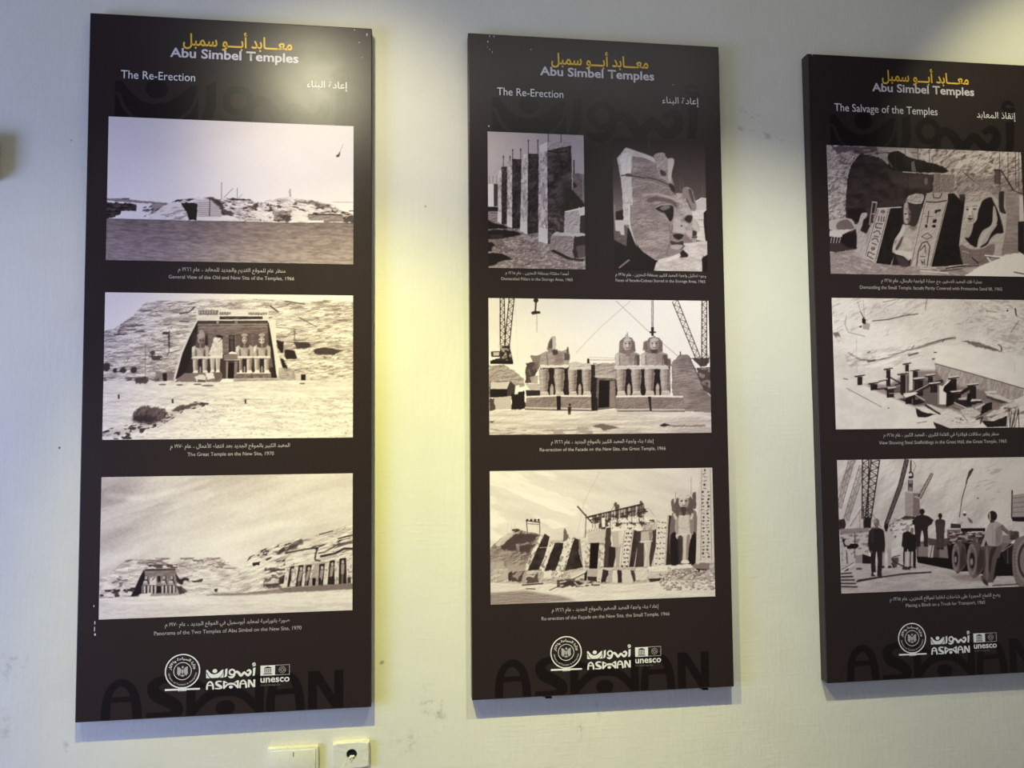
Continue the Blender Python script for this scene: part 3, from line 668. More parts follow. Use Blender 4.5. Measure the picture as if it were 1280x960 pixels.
    c.blob([(390, 230), (420, 224), (424, 250), (412, 300), (404, 350), (392, 340)], 182, .9, 3); c.blob([(345, 285), (375, 300), (378, 322), (350, 318)], 45, .8, 6); c.line([(262, 330), (330, 345), (395, 372), (425, 400)], 10, 80, .8, 3)
    c.blob([(395, 365), (425, 380), (426, 420), (405, 400)], 36, .9, 4)
    c.line([(190, 345), (300, 360), (400, 395)], 6, 165, .5, 3); c.line([(240, 430), (330, 425), (400, 445), (440, 470)], 10, 172, .7, 5)
    c.blob([(262, 462), (300, 442), (380, 448), (432, 470), (440, 520), (410, 480), (330, 465), (290, 475)], 84, .75, 6)
    c.blob([(318, 508), (348, 491), (395, 487), (418, 500), (417, 555), (400, 582), (386, 562), (368, 534), (342, 524)], 22, .96, 3); c.line([(312, 515), (330, 530), (362, 545), (392, 585)], 4, 172, .6, 2); c.line([(300, 500), (345, 480), (405, 476)], 4, 84, .6, 2)
    c.blob([(340, 505), (370, 486), (400, 490), (395, 508), (360, 520)], 128, .85, 4); c.line([(318, 502), (350, 488), (400, 482)], 6, 160, .7, 2); c.blob([(425, 500), (450, 510), (452, 560), (425, 560)], 150, .6, 4)
    c.blob([(425, 560), (455, 575), (488, 628), (480, 650), (430, 640), (415, 610)], 170, .8, 5); c.blob([(416, 656), (440, 650), (474, 656), (466, 674), (448, 685), (420, 672)], 28, .92, 3); c.ell(463, 606, 6, 6, 60, .7)
    c.blob([(400, 690), (440, 700), (468, 690), (470, 712), (440, 722), (405, 712)], 46, .85, 3); c.blob([(404, 712), (440, 706), (470, 714), (455, 735), (420, 742), (400, 730)], 160, .85, 3); c.blob([(396, 735), (440, 742), (462, 748), (445, 770), (400, 770)], 120, .7, 6)
    c.line([(392, 600), (402, 660), (398, 700), (375, 770)], 8, 92, .55, 6); c.line([(412, 600), (406, 640), (418, 662)], 5, 80, .7, 3); c.line([(404, 712), (440, 708), (472, 713)], 4, 26, .9, 1); c.blob([(340, 795), (400, 780), (450, 762), (450, 785), (350, 812), (325, 806)], 205, .85, 2)
    c.line([(176, 490), (172, 590), (185, 650), (215, 730)], 6, 50, .8, 1); c.blob([(168, 500), (176, 500), (176, 600), (210, 720), (196, 700), (166, 610)], 215, .7, 2)
    c.blots([(190, 560), (330, 560), (330, 620), (190, 620)], 95, .5, 20, 8, 0, .3); c.cracks(head, 85, .5, 70, 14, 6, .06)
    return c.ink(5)


def photo_cranes():
    c = Pic([(611.5, 372.2), (885.2, 376.2), (889.0, 542.8), (613.1, 542.3)], 420, 254)
    c.view(600, 360, 4.267)
    c.grad(None, (100, 60), (800, 420), 222, 234); c.tex(None, 4, 300, 120, 3)
    # wires
    c.line([(800, 70), (640, 210), (510, 345)], 4, 170, .7, 1); c.line([(722, 70), (880, 220), (1050, 365)], 4, 150, .8, 1)
    # hill left, walls right
    c.poly([(55, 410), (130, 405), (180, 435), (235, 480), (240, 520), (55, 560)], 150, 1, 0, 3); c.relief([(55, 410), (130, 405), (235, 480), (240, 520), (55, 560)], 30, 26, 12)
    c.poly([(600, 400), (720, 402), (720, 480), (600, 480)], 150, 1, 0, 3); c.relief([(600, 400), (720, 402), (720, 480), (600, 480)], 24, 30, 12); c.line([(580, 384), (720, 386)], 3, 90, .7); c.line([(580, 370), (720, 376)], 2.5, 120, .6)
    c.poly([(1018, 400), (1062, 358), (1110, 360), (1140, 420), (1190, 540), (1232, 590), (1232, 672), (1080, 660), (1020, 560)], 128, 1, 0, 3)
    c.relief([(1018, 400), (1062, 358), (1110, 360), (1190, 540), (1232, 672), (1080, 660), (1020, 560)], 18, 40, 8); c.tex([(1018, 400), (1110, 360), (1232, 600), (1080, 660)], 14, 60, 40, 3)
    c.poly([(1062, 342), (1068, 342), (1068, 362), (1062, 362)], 60); c.line([(1110, 365), (1200, 560)], 5, 70, .6)
    c.poly([(1150, 430), (1232, 425), (1232, 575), (1195, 560), (1170, 500)], 70, .95, 0, 2); c.blots([(1150, 430), (1232, 425), (1232, 575), (1195, 560)], 150, .7, 18, 14, 0, .4)
    # cranes
    c.truss((122, 54), (126, 300), 22, 26, 40, 13, 3.4); c.truss((172, 54), (146, 320), 26, 26, 40, 13, 3.4)
    c.poly([(110, 300), (160, 305), (175, 370), (180, 400), (62, 400), (70, 380), (110, 370)], 44, 1, 0, 3); c.poly([(64, 336), (118, 334), (116, 366), (66, 364)], 60); c.poly([(76, 340), (108, 340), (106, 358), (78, 358)], 205, .8); c.poly([(60, 384), (180, 388), (180, 404), (62, 402)], 28)
    c.blots([(95, 300), (175, 300), (175, 385), (95, 385)], 190, .7, 14, 12, 0, .25)
    c.line([(190, 60), (205, 400)], 1.8, 185, .7); c.line([(160, 310), (180, 395)], 3, 60, .9)
    c.ell(299, 66, 13, 13, 40); c.line([(299, 78), (296, 128)], 9, 60); c.poly([(272, 130), (290, 122), (322, 124), (322, 136), (280, 142)], 45); c.line([(304, 140), (304, 236)], 3, 130, .9)
    c.line([(912, 66), (912, 215)], 4, 120); c.line([(919, 66), (919, 215)], 4, 90); c.poly([(900, 234), (934, 234), (934, 242), (900, 242)], 30); c.poly([(908, 210), (924, 210), (922, 258), (910, 258)], 40)
    c.truss((1036, 70), (1160, 378), 30, 26, 70, 16, 3.2); c.truss((1194, 70), (1192, 420), 26, 26, 55, 17, 3.6)
    c.poly([(1130, 378), (1222, 378), (1222, 396), (1200, 420), (1170, 425)], 60, .9, 0, 3); c.line([(1222, 380), (1200, 340)], 3, 70)
    c.line([(1120, 380), (1170, 376)], 4, 80)
    # sheds and rubbish at the left
    c.poly([(56, 496), (165, 492), (195, 520), (190, 575), (56, 580)], 66); c.poly([(60, 498), (165, 494), (150, 534), (62, 534)], 196, .9, 0, 2); c.poly([(64, 536), (150, 536), (148, 578), (64, 578)], 24)
    c.poly([(76, 580), (170, 572), (172, 640), (90, 645)], 170, .95, 0, 2); c.poly([(56, 580), (80, 584), (90, 645), (56, 652)], 60, .9, 0, 3)
    c.poly([(172, 560), (240, 545), (248, 640), (172, 645)], 30, 1, 0, 3); c.poly([(192, 518), (214, 516), (206, 562), (188, 564)], 226, .9)
    c.poly([(248, 396), (310, 392), (312, 420), (296, 470), (275, 505), (244, 505)], 66, .95, 0, 3); c.blots([(248, 396), (312, 392), (275, 505), (244, 505)], 130, .5, 14, 20, -20, .35)
    c.poly([(270, 360), (330, 352), (334, 400), (300, 440), (290, 400)], 110, .9, 0, 4); c.poly([(244, 508), (320, 508), (320, 540), (270, 542)], 160, .9, 0, 2); c.poly([(246, 542), (320, 542), (325, 572), (250, 574)], 34, .95); c.poly([(270, 470), (310, 465), (310, 506), (275, 506)], 150, .9, 0, 2)
    # passage and doorway
    c.poly([(470, 400), (610, 410), (620, 640), (590, 655), (470, 580)], 46, 1, 1)
    c.poly([(605, 465), (735, 470), (735, 640), (600, 655)], 104, 1, 1); c.relief([(605, 465), (735, 470), (735, 640), (690, 640), (688, 500), (630, 500)], 18, 20, 16)
    c.line([(612, 472), (725, 476)], 14, 176, .9); c.line([(625, 492), (720, 494)], 5, 70, .8); c.poly([(632, 492), (688, 496), (686, 636), (628, 640)], 20)
    c.poly([(690, 498), (715, 498), (718, 636), (690, 636)], 130, .9); c.poly([(590, 470), (622, 480), (612, 650), (590, 656)], 28, .9, 4)
    # the colossi
    def king(x, w, v=150):
        k = w / 160
        X = lambda d: x + d * k
        # shins
        for s, a, b in ((-1, -80, -22), (1, 12, 72)):
            c.poly([(X(a), 430), (X(b), 430), (X(b + 2), 470), (X(b - 6), 560), (X(a + 10), 560), (X(a), 480)], v - 6, 1, 0, 2)
            c.poly([(X(a + 4), 432), (X(a + 22), 432), (X(a + 24), 556), (X(a + 12), 556)], v + 40, .5, 8); c.poly([(X(b - 16), 434), (X(b), 434), (X(b - 8), 556), (X(b - 18), 556)], v - 60, .65, 6)
            c.poly([(X(a + 2), 578), (X(a + 10), 552), (X(b - 6), 550), (X(b + 6), 578)], v + 40, .85, 0, 2)
            for i in range(5): c.line([(X(a + 4), 446 + i * 22), (X(b - 4), 448 + i * 22)], 2, v - 20, .5)
        c.poly([(X(-12), 575), (X(-12), 525), (X(-2), 508), (X(8), 525), (X(8), 575)], v + 20, .9)
    c.poly([(322, 420), (470, 420), (475, 570), (322, 570)], 36); c.poly([(474, 420), (600, 430), (600, 575), (474, 575)], 34); c.poly([(720, 420), (870, 420), (870, 575), (720, 575)], 36); c.poly([(850, 420), (1010, 420), (1012, 575), (855, 575)], 34)
    king(385, 138); king(532, 128); king(792, 140); king(945, 145)
    c.relief([(310, 428), (1020, 428), (1020, 580), (310, 580)], 16, 30, 12)
    # first: chest, shoulders, broken head
    t1 = [(325, 350), (350, 338), (390, 330), (440, 335), (470, 322), (478, 380), (470, 415), (330, 418), (318, 410)]
    c.poly(t1, 148, 1, 0, 3); c.relief(t1, 20, 26, 14); c.poly([(395, 350), (440, 345), (445, 400), (400, 408)], 110, .6, 10); c.poly([(448, 346), (478, 352), (474, 385), (450, 384)], 70, .8, 4); c.line([(356, 350), (362, 410)], 5, 80, .7, 2)
    c.poly([(322, 408), (475, 410), (470, 425), (325, 425)], 216, .8, 0, 3); c.poly([(463, 314), (470, 314), (474, 350), (460, 345)], 90)
    c.poly([(356, 325), (366, 285), (380, 262), (402, 258), (406, 300), (400, 335), (372, 345)], 128, 1, 0, 2); c.poly([(384, 262), (402, 260), (404, 320), (386, 326)], 178, .9, 1); c.poly([(372, 278), (386, 270), (386, 320), (364, 322)], 70, .7, 3); c.poly([(384, 332), (412, 326), (416, 352), (390, 358)], 60, .9, 2)
    # second: only lap and knees
    c.poly([(470, 405), (500, 392), (540, 398), (590, 402), (592, 425), (474, 428)], 178, 1, 0, 3); c.relief([(470, 405), (590, 402), (592, 425), (474, 428)], 30, 16, 8); c.poly([(474, 424), (592, 422), (590, 434), (474, 436)], 218, .75, 0, 2); c.poly([(570, 376), (580, 376), (582, 402), (568, 402)], 40)
    # third and fourth, whole
    for x, top, w in ((782, 252, 120), (925, 258, 130)):
        k = w / 120
        X = lambda d: x + d * k
        t = [(X(-66), 356), (X(-40), 342), (X(40), 342), (X(64), 356), (X(66), 420), (X(-66), 420)]
        c.poly(t, 150, 1, 0, 2); c.relief(t, 18, 26, 14)
        c.poly([(X(-64), 354), (X(-44), 350), (X(-44), 410), (X(-64), 412)], 196, .6, 5); c.poly([(X(44), 356), (X(66), 360), (X(66), 415), (X(50), 415)], 70, .8, 5); c.line([(X(-42), 360), (X(-40), 412)], 4, 70, .7, 2); c.line([(X(42), 360), (X(40), 412)], 4, 60, .8, 2)
        c.poly([(X(5), 350), (X(38), 350), (X(34), 400), (X(8), 406)], 112, .5, 8)
        c.poly([(X(-68), 416), (X(70), 416), (X(72), 434), (X(-66), 434)], 216, .8, 0, 3)
        c.poly([(X(-44), 330), (X(-42), 290), (X(-24), 268), (X(0), 260), (X(24), 268), (X(40), 290), (X(42), 340), (X(16), 352), (X(-16), 352), (X(-46), 342)], 112, 1, 0, 2)
        for i in range(4):
            c.line([(X(-42), 298 + i * 11), (X(-24), 294 + i * 11)], 3, 176, .6); c.line([(X(26), 296 + i * 11), (X(40), 300 + i * 11)], 3, 60, .6)
        c.ell(X(0), 304, 23 * k, 33, 166); c.poly([(X(5), 276), (X(24), 284), (X(22), 330), (X(8), 336)], 112, .7, 5)
        c.ell(X(-9), 297, 5, 3, 45); c.ell(X(11), 297, 5, 3, 40); c.poly([(X(-3), 296), (X(3), 296), (X(6), 314), (X(-5), 314)], 205, .7, 1); c.line([(X(-9), 321), (X(9), 321)], 3, 60)
        c.poly([(X(-22), 276), (X(0), 264), (X(22), 276), (X(20), 284), (X(-20), 284)], 178, .8, 1)
    c.poly([(766, 268), (772, 250), (784, 248), (794, 268)], 168, .95, 0, 2); c.poly([(776, 330), (796, 330), (798, 366), (774, 366)], 118, .95, 2); c.line([(782, 238), (782, 252)], 3, 60)
    c.poly([(905, 330), (945, 330), (938, 350), (912, 350)], 70, .9, 3); c.poly([(868, 290), (884, 282), (890, 330), (864, 336)], 100, .9, 2)
    c.poly([(975, 372), (1010, 378), (1016, 420), (990, 420)], 84, .9, 2, 3)
    # pedestals
    for p in ([(250, 578), (410, 572), (412, 650), (242, 644)], [(430, 574), (590, 576), (592, 655), (426, 650)], [(722, 580), (892, 580), (902, 660), (716, 660)], [(905, 580), (1080, 584), (1090, 664), (912, 662)]):
        c.poly(p, 124); c.relief(p, 18, 14, 9); c.tex(p, 10, 60, 30, 3)
        c.line([p[0], p[1]], 9, 216, .9); c.line([(p[3][0], p[3][1] - 10), (p[2][0], p[2][1] - 10)], 7, 196, .8); c.line([p[3], p[2]], 5, 70, .7)
    c.poly([(408, 574), (430, 574), (430, 650), (410, 652)], 26); c.poly([(892, 582), (908, 582), (912, 662), (902, 660)], 40); c.poly([(592, 560), (625, 590), (625, 655), (594, 656)], 30, .9, 2)
    # ground
    g = [(50, 650), (240, 646), (430, 655), (600, 660), (720, 645), (730, 662), (1100, 666), (1240, 672), (1240, 790), (50, 790)]
    c.poly(g, 190, 1, 2); c.grad(g, (0, 650), (0, 780), 196, 178); c.tex(g, 16, 160, 14, 4); c.relief(g, 14, 22, 7)
    c.poly([(600, 738), (640, 724), (700, 732), (740, 748), (660, 756)], 90, .85, 3, 5); c.poly([(950, 738), (980, 724), (1015, 736), (980, 744)], 30, .95, 2, 2); c.poly([(1015, 734), (1200, 736), (1200, 746), (1000, 744)], 100, .7, 2, 3); c.blots([(60, 740), (600, 740), (600, 780), (60, 780)], 110, .5, 60, 9, 0, .35); c.poly([(55, 705), (85, 704), (70, 714)], 50, .9)
    # man in front of the pedestal
    c.ell(478, 622, 6, 8, 45); c.poly([(468, 632), (487, 632), (484, 652), (482, 674), (476, 674), (476, 656), (474, 674), (469, 674)], 40)
    return c.ink(5)


def photo_small_temple():
    c = Pic([(614.05, 587.9), (889.9, 586.0), (894.0, 746.6), (614.05, 754.8)], 420, 244)
    c.view(600, 570, 4.129)
    c.grad(None, (100, 60), (900, 400), 206, 196); c.blots([(60, 80), (620, 80), (560, 340), (60, 440)], 236, .6, 170, 44, 22, .42, .25); c.tex(None, 8, 300, 60, 4, 14)
    # rock at the left
    rk = [(58, 470), (110, 420), (160, 392), (205, 376), (300, 398), (330, 410), (300, 520), (250, 590), (58, 620)]
    c.poly(rk, 134, 1, 0, 3); c.relief(rk, 36, 44, 20, -12); c.cracks(rk, 40, .85, 60, 26, -10, .07)
    c.poly([(110, 440), (180, 396), (310, 402), (280, 440), (190, 452), (200, 488), (120, 480)], 62, .85, 3, 5); c.poly([(130, 400), (205, 386), (160, 420), (100, 470), (90, 450)], 196, .8, 3, 4); c.poly([(205, 460), (290, 450), (255, 500), (210, 490)], 60, .8, 3, 4)
    c.poly([(58, 540), (130, 535), (135, 590), (58, 600)], 165, .8, 2, 4); c.ell(190, 380, 20, 9, 60, .9, 0, 0, 3)
    for x in (150, 168, 186): c.line([(x, 340), (x, 390)], 1.8, 140, .6)
    c.line([(246, 330), (250, 392)], 4, 60); c.line([(312, 335), (314, 396)], 4, 60); c.line([(242, 330), (316, 340)], 5, 50); c.line([(250, 346), (310, 350)], 3, 80)
    for x in (250, 270, 290, 308): c.ell(x, 328, 6, 7, 45)
    c.poly([(432, 440), (436, 370), (444, 370), (458, 410), (464, 430)], 80, .8, 1, 3)
    # platform and rubble base
    c.poly([(58, 580), (560, 560), (960, 570), (1210, 545), (1214, 700), (58, 660)], 168, 1, 2); c.relief([(58, 580), (560, 560), (960, 570), (1210, 545), (1214, 700), (58, 660)], 34, 30, 14)
    # leaning buttresses: lit face, then the shaded side
    for lit, sh in (([(318, 402), (336, 398), (250, 584), (228, 582)], [(336, 398), (366, 412), (358, 440), (318, 584), (250, 586)]),
                    ([(374, 430), (394, 436), (330, 592), (304, 588)], [(390, 440), (434, 446), (432, 470), (398, 588), (336, 590)]),
                    ([(458, 418), (490, 420), (428, 626), (380, 622)], [(488, 420), (514, 428), (514, 500), (534, 574), (438, 590)])):
        c.poly(sh, 48, 1, 0, 2); c.tex(sh, 14, 30, 20)
        c.poly(lit, 205, 1, 0, 2); c.blots(lit, 100, .7, 10, 11, 20, .33); c.relief(lit, 16, 16, 14)
    c.line([(310, 470), (370, 466)], 4, 200, .7)
    c.poly([(360, 432), (430, 428), (434, 446), (380, 445)], 170, .9, 0, 2)
    # middle gate block with lintel
    gate = [(520, 420), (550, 390), (600, 376), (672, 368), (676, 578), (536, 582)]
    c.poly([(512, 428), (548, 420), (540, 576), (515, 500)], 120, .95); c.poly(gate, 196); c.relief(gate, 18, 24, 14); c.poly([(560, 400), (650, 376), (660, 446), (560, 452)], 168, .7, 4)
    c.blots([(548, 450), (572, 448), (566, 578), (540, 578)], 110, .7, 9, 10, 0, .4); c.blots([(618, 448), (646, 446), (640, 576), (614, 578)], 110, .7, 9, 10, 0, .4)
    for i in range(8): c.line([(552 + i * 13, 398 - i * 2.6), (554 + i * 13, 380 - i * 2.2)], 4, 120, .7)
    c.poly([(572, 448), (618, 446), (608, 580), (566, 580)], 18)
    c.poly([(652, 372), (676, 368), (680, 470), (668, 576), (640, 576)], 62, .95, 0, 2)
    c.poly([(668, 466), (712, 470), (690, 574), (664, 574)], 36, .95, 2); c.poly([(680, 390), (738, 386), (734, 470), (690, 470)], 165, .95, 1); c.poly([(715, 390), (738, 388), (734, 450), (720, 460)], 210, .6, 3); c.poly([(700, 470), (728, 470), (720, 574), (704, 574)], 150, .9, 1)
    # inscribed buttresses on the right of the gate
    for lit, sh in (([(742, 384), (796, 380), (770, 572), (722, 574)], [(794, 380), (812, 388), (812, 470), (796, 572), (766, 574)]),
                    ([(908, 330), (974, 308), (958, 566), (886, 568)], [(974, 308), (1004, 316), (1012, 420), (1016, 560), (954, 566)])):
        c.poly(sh, 54); c.tex(sh, 12, 20, 30)
        c.poly(lit, 200); x0, x1 = lit[3][0], lit[2][0]
        for i in range(9):
            t = i / 9
            xa = lit[0][0] * (1 - t) + lit[3][0] * t + 9; xb = lit[1][0] * (1 - t) + lit[2][0] * t - 9
            y = lit[0][1] * (1 - t) + lit[3][1] * t + 12
            rd = random.Random(i * 7 + int(x0))
            for k in range(3):
                x = xa + (xb - xa) * (k + .5) / 3 + rd.uniform(-3, 3)
                if rd.random() < .5: c.ell(x, y + 4, rd.uniform(3, 6), rd.uniform(3, 7), 60, .85)
                else: c.line([(x - 5, y + rd.uniform(-3, 6)), (x + 6, y + rd.uniform(0, 10))], 3.5, 60, .85)
        c.line([(lit[0][0] + 6, lit[0][1]), (lit[3][0] + 6, lit[3][1])], 3, 110, .7); c.line([(lit[1][0] - 5, lit[1][1]), (lit[2][0] - 5, lit[2][1])], 3, 110, .7); c.relief(lit, 12, 14, 14)
    c.poly([(806, 390), (910, 380), (908, 470), (884, 570), (800, 574), (812, 480)], 60, .95, 1)
    # half figure between them
    c.poly([(832, 392), (890, 386), (892, 420), (884, 450), (830, 450)], 168, 1, 1); c.poly([(848, 448), (884, 446), (874, 520), (876, 572), (846, 572), (856, 510)], 178, 1, 1); c.poly([(872, 392), (892, 392), (884, 446), (876, 446)], 110, .7, 3); c.line([(824, 444), (892, 440)], 5, 215, .8); c.poly([(846, 452), (858, 452), (860, 520), (852, 570), (846, 570)], 215, .6, 3)
    # scaffolding on top
    c.poly([(580, 312), (840, 254), (856, 280), (856, 300), (590, 350)], 90, .8)
    c.line([(562, 314), (845, 250)], 9, 42); c.line([(570, 330), (850, 275)], 5, 70)
    rd = random.Random(4)
    for i in range(22):
        x = 585 + i * 12.5; y = 308 - i * 2.6
        c.line([(x, y), (x + rd.uniform(-3, 3), 372)], rd.choice((3, 4, 6)), rd.choice((40, 55, 190, 70)), .9)
    for i in range(14):
        x = 690 + i * 14
        c.line([(x, 330), (x + 16, 376)], 3, 210, .8); c.line([(x, 350), (x + 20, 344)], 3, 55, .8)
    c.blots([(590, 318), (860, 270), (905, 340), (905, 384), (680, 384), (600, 372)], 45, .8, 16, 12, 0, .42); c.blots([(680, 320), (905, 320), (905, 384), (680, 384)], 220, .8, 11, 13, 0, .36)
    c.poly([(630, 318), (648, 318), (648, 366), (632, 366)], 225, .9); c.poly([(840, 356), (905, 350), (906, 384), (842, 386)], 165, .8, 1, 3)
    c.line([(506, 258), (582, 345)], 7, 45); c.line([(552, 300), (545, 420)], 3.5, 70); c.line([(546, 318), (580, 310)], 4, 50); c.line([(622, 80), (540, 240), (505, 400)], 2, 150, .7)
    for x, y in ((702, 250), (714, 262), (832, 244), (706, 268)): c.ell(x, y, 8, 12, 75, .9, 0, 0, 2)
    c.line([(680, 280), (700, 250), (725, 270)], 3, 110, .8); c.line([(855, 280), (870, 270), (905, 320)], 3, 140, .7)
    # statue with wig and tall pillar at the far right
    c.blob([(990, 300), (1114, 290), (1112, 556), (988, 560)], 110, .95, 1); c.blob([(984, 410), (1028, 410), (1026, 560), (986, 562)], 26, .95, 2); c.blob([(1080, 410), (1112, 404), (1112, 550), (1070, 556)], 26, .95, 2)
    st = [(1010, 320), (1030, 310), (1085, 308), (1100, 318), (1100, 400), (1086, 410), (1012, 408)]
    c.blob(st, 182); c.relief(st, 16, 26, 16); c.blob([(1080, 312), (1102, 318), (1100, 400), (1084, 404)], 110, .7, 4); c.blob([(1010, 320), (1024, 316), (1022, 404), (1010, 404)], 120, .6, 3)
    c.blob([(1012, 408), (1088, 404), (1082, 440), (1070, 420), (1052, 430), (1030, 432), (1016, 430)], 196, .9, 1)
    c.blob([(1044, 420), (1086, 408), (1076, 480), (1070, 548), (1046, 550), (1048, 490)], 182, 1, 1); c.blob([(1066, 420), (1084, 412), (1076, 480), (1070, 545), (1062, 545)], 110, .7, 3); c.blob([(1020, 424), (1046, 424), (1040, 550), (1026, 550)], 60, .9, 2); c.blob([(1038, 555), (1044, 540), (1072, 540), (1078, 556)], 205)
    c.blob([(1008, 300), (1004, 250), (1020, 215), (1050, 204), (1085, 212), (1098, 245), (1100, 290), (1088, 318), (1068, 290), (1030, 290), (1022, 320)], 92, 1, 0, 2)
    c.blob([(986, 240), (1000, 224), (1006, 290), (990, 286)], 90, .9, 1, 2); c.blob([(1094, 205), (1112, 195), (1114, 270), (1098, 270)], 84, .9, 1, 2)
    c.ell(1050, 240, 26, 32, 176); c.blob([(1060, 214), (1078, 226), (1074, 268), (1058, 268)], 126, .6, 4); c.blob([(1020, 214), (1050, 202), (1082, 212), (1076, 222), (1024, 224)], 190, .9, 1); c.ell(1040, 236, 6, 4, 50); c.ell(1062, 236, 6, 4, 50); c.line([(1042, 258), (1060, 258)], 3, 60); c.line([(1050, 236), (1050, 250)], 5, 215, .7); c.blob([(1036, 268), (1062, 268), (1058, 308), (1042, 308)], 70, .95, 1)
    c.line([(1088, 115), (1088, 205)], 2.5, 110, .8); c.line([(1010, 190), (1008, 230)], 2.5, 90, .8)
    for s in (1000, 1096): c.line([(s, 300), (s + (10 if s < 1050 else -8), 330)], 12, 210, .7, 2)
    pil = [(1124, 200), (1138, 72), (1197, 68), (1208, 545), (1112, 548)]
    c.poly([(1134, 72), (1198, 68), (1210, 545), (1112, 548), (1124, 200)], 190); c.relief(pil, 12, 14, 14)
    rd = random.Random(9)
    for i in range(25):
        y = 80 + i * 18.5
        for k in range(2 if y > 180 else 1):
            x = (1150 if y > 180 else 1158) + k * 26 + rd.uniform(-4, 4)
            if rd.random() < .45: c.ell(x, y, rd.uniform(4, 8), rd.uniform(3, 7), 56, .85)
            else: c.line([(x - 8, y + rd.uniform(-6, 6)), (x + 7, y + rd.uniform(-6, 6))], 3.6, 56, .85)
    for x in (1142, 1186): c.line([(x, 76), (x - 4 if x < 1150 else x + 8, 545)], 2.6, 96, .7)
    # low walls, fallen stones and a plank
    c.poly([(466, 600), (540, 586), (550, 630), (470, 636)], 188, .9, 0, 2); c.poly([(552, 584), (612, 586), (610, 640), (545, 640)], 160, .9, 0, 2); c.poly([(544, 590), (556, 590), (552, 640), (540, 640)], 22); c.poly([(556, 620), (610, 622), (606, 648), (560, 640)], 40, .9)
    for p, v in (([(610, 586), (636, 584), (626, 652), (604, 654)], 190), ([(636, 584), (668, 590), (650, 650), (626, 654)], 46), ([(668, 600), (688, 592), (680, 650), (660, 652)], 160), ([(708, 586), (734, 590), (732, 654), (712, 652)], 44), ([(736, 586), (786, 586), (802, 630), (790, 656), (736, 652)], 190), ([(776, 586), (796, 590), (806, 640), (792, 650)], 60), ([(686, 590), (710, 588), (712, 650), (684, 652)], 200)):
        c.poly(p, v, .95, 0, 2)
    c.poly([(800, 580), (866, 576), (862, 636), (806, 640)], 196, .95, 0, 2); c.poly([(868, 596), (968, 590), (966, 634), (868, 636)], 182, .95, 0, 2); c.poly([(866, 572), (966, 568), (968, 592), (870, 598)], 218, .95, 0, 2); c.poly([(868, 634), (966, 630), (960, 648), (880, 652)], 40, .9, 1); c.relief([(800, 580), (968, 570), (966, 650), (800, 650)], 16, 20, 14)
    c.poly([(972, 570), (1090, 560), (1100, 582), (990, 590)], 220, .9, 0, 4); c.poly([(1000, 582), (1100, 578), (1100, 610), (980, 612)], 130, .8, 1, 4); c.poly([(1104, 562), (1180, 552), (1186, 590), (1120, 600), (1102, 580)], 120, .95, 0, 4); c.poly([(1100, 585), (1180, 590), (1110, 606)], 30, .9, 1, 3)
    for p, v in (([(100, 630), (130, 580), (175, 584), (160, 640)], 165), ([(150, 600), (176, 582), (165, 640), (150, 640)], 60), ([(165, 600), (228, 584), (240, 600), (210, 646), (165, 640)], 70), ([(170, 610), (226, 586), (200, 640)], 140), ([(240, 624), (300, 598), (306, 650), (250, 656)], 80), ([(244, 622), (300, 600), (280, 624)], 180), ([(226, 590), (246, 592), (236, 660), (220, 656)], 150), ([(330, 590), (376, 588), (372, 624), (330, 624)], 205), ([(150, 556), (250, 560), (236, 590), (150, 590)], 150)):
        c.poly(p, v, .95, 0, 4)
    # foreground
    g = [(58, 648), (220, 654), (600, 660), (800, 660), (930, 646), (1214, 640), (1216, 740), (58, 770)]
    c.poly(g, 206, 1, 4); c.relief(g, 14, 20, 8); c.tex(g, 10, 120, 14, 3)
    c.poly([(58, 700), (240, 690), (420, 720), (500, 742), (58, 770)], 128, .85, 8); c.relief([(58, 690), (420, 700), (500, 745), (58, 770)], 16, 40, 6)
    c.rubble((930, 590, 1212, 690), 170, 5, 11, 130, 215, 3, .65, 60)
    c.line([(356, 684), (550, 592)], 8, 205); c.line([(362, 690), (556, 598)], 4, 50); c.poly([(420, 650), (470, 640), (540, 652), (520, 664), (440, 672)], 50, .9, 2, 4); c.line([(470, 630), (510, 668)], 6, 180); c.line([(240, 680), (290, 682)], 5, 60); c.line([(220, 662), (330, 654)], 7, 48, .9, 1)
    c.blots([(400, 630), (620, 630), (620, 668), (400, 680)], 60, .8, 24, 8, 0, .4)
    return c.ink(5)


def person(c, x, y0, y1, w, v, skin=70, hair=35, legs=None, stance=0.3, arms=()):
    """a standing worker seen from behind: x centre, y0 top of head, y1 soles, w shoulder width"""
    h = y1 - y0
    Y = lambda t: y0 + t * h
    X = lambda t: x + t * w
    legs = v if legs is None else legs
    for s in (-1, 1):
        c.blob([(X(.36 * s), Y(.50)), (X(.02 * s), Y(.50)), (X((stance * .5) * s), Y(.75)), (X((stance - .10) * s), Y(.97)), (X((stance + .16) * s), Y(.97)), (X((stance * .6 + .3) * s), Y(.72))], legs)
        c.blob([(X((stance - .1) * s), Y(1)), (X((stance - .08) * s), Y(.955)), (X((stance + .18) * s), Y(.955)), (X((stance + .2) * s), Y(1))], 40, .9)
    c.blob([(X(-.50), Y(.22)), (X(-.18), Y(.165)), (X(.18), Y(.165)), (X(.50), Y(.22)), (X(.44), Y(.42)), (X(.38), Y(.56)), (X(-.38), Y(.56)), (X(-.44), Y(.42))], v)
    for pts in arms:
        c.line([(X(a), Y(b)) for a, b in pts], w * .2, v); c.ell(X(pts[-1][0]), Y(pts[-1][1]), w * .09, h * .02, skin)
    c.poly([(X(-.1), Y(.12)), (X(.1), Y(.12)), (X(.12), Y(.18)), (X(-.12), Y(.18))], skin)
    c.ell(x, Y(.075), w * .20, h * .075, hair)
    return c


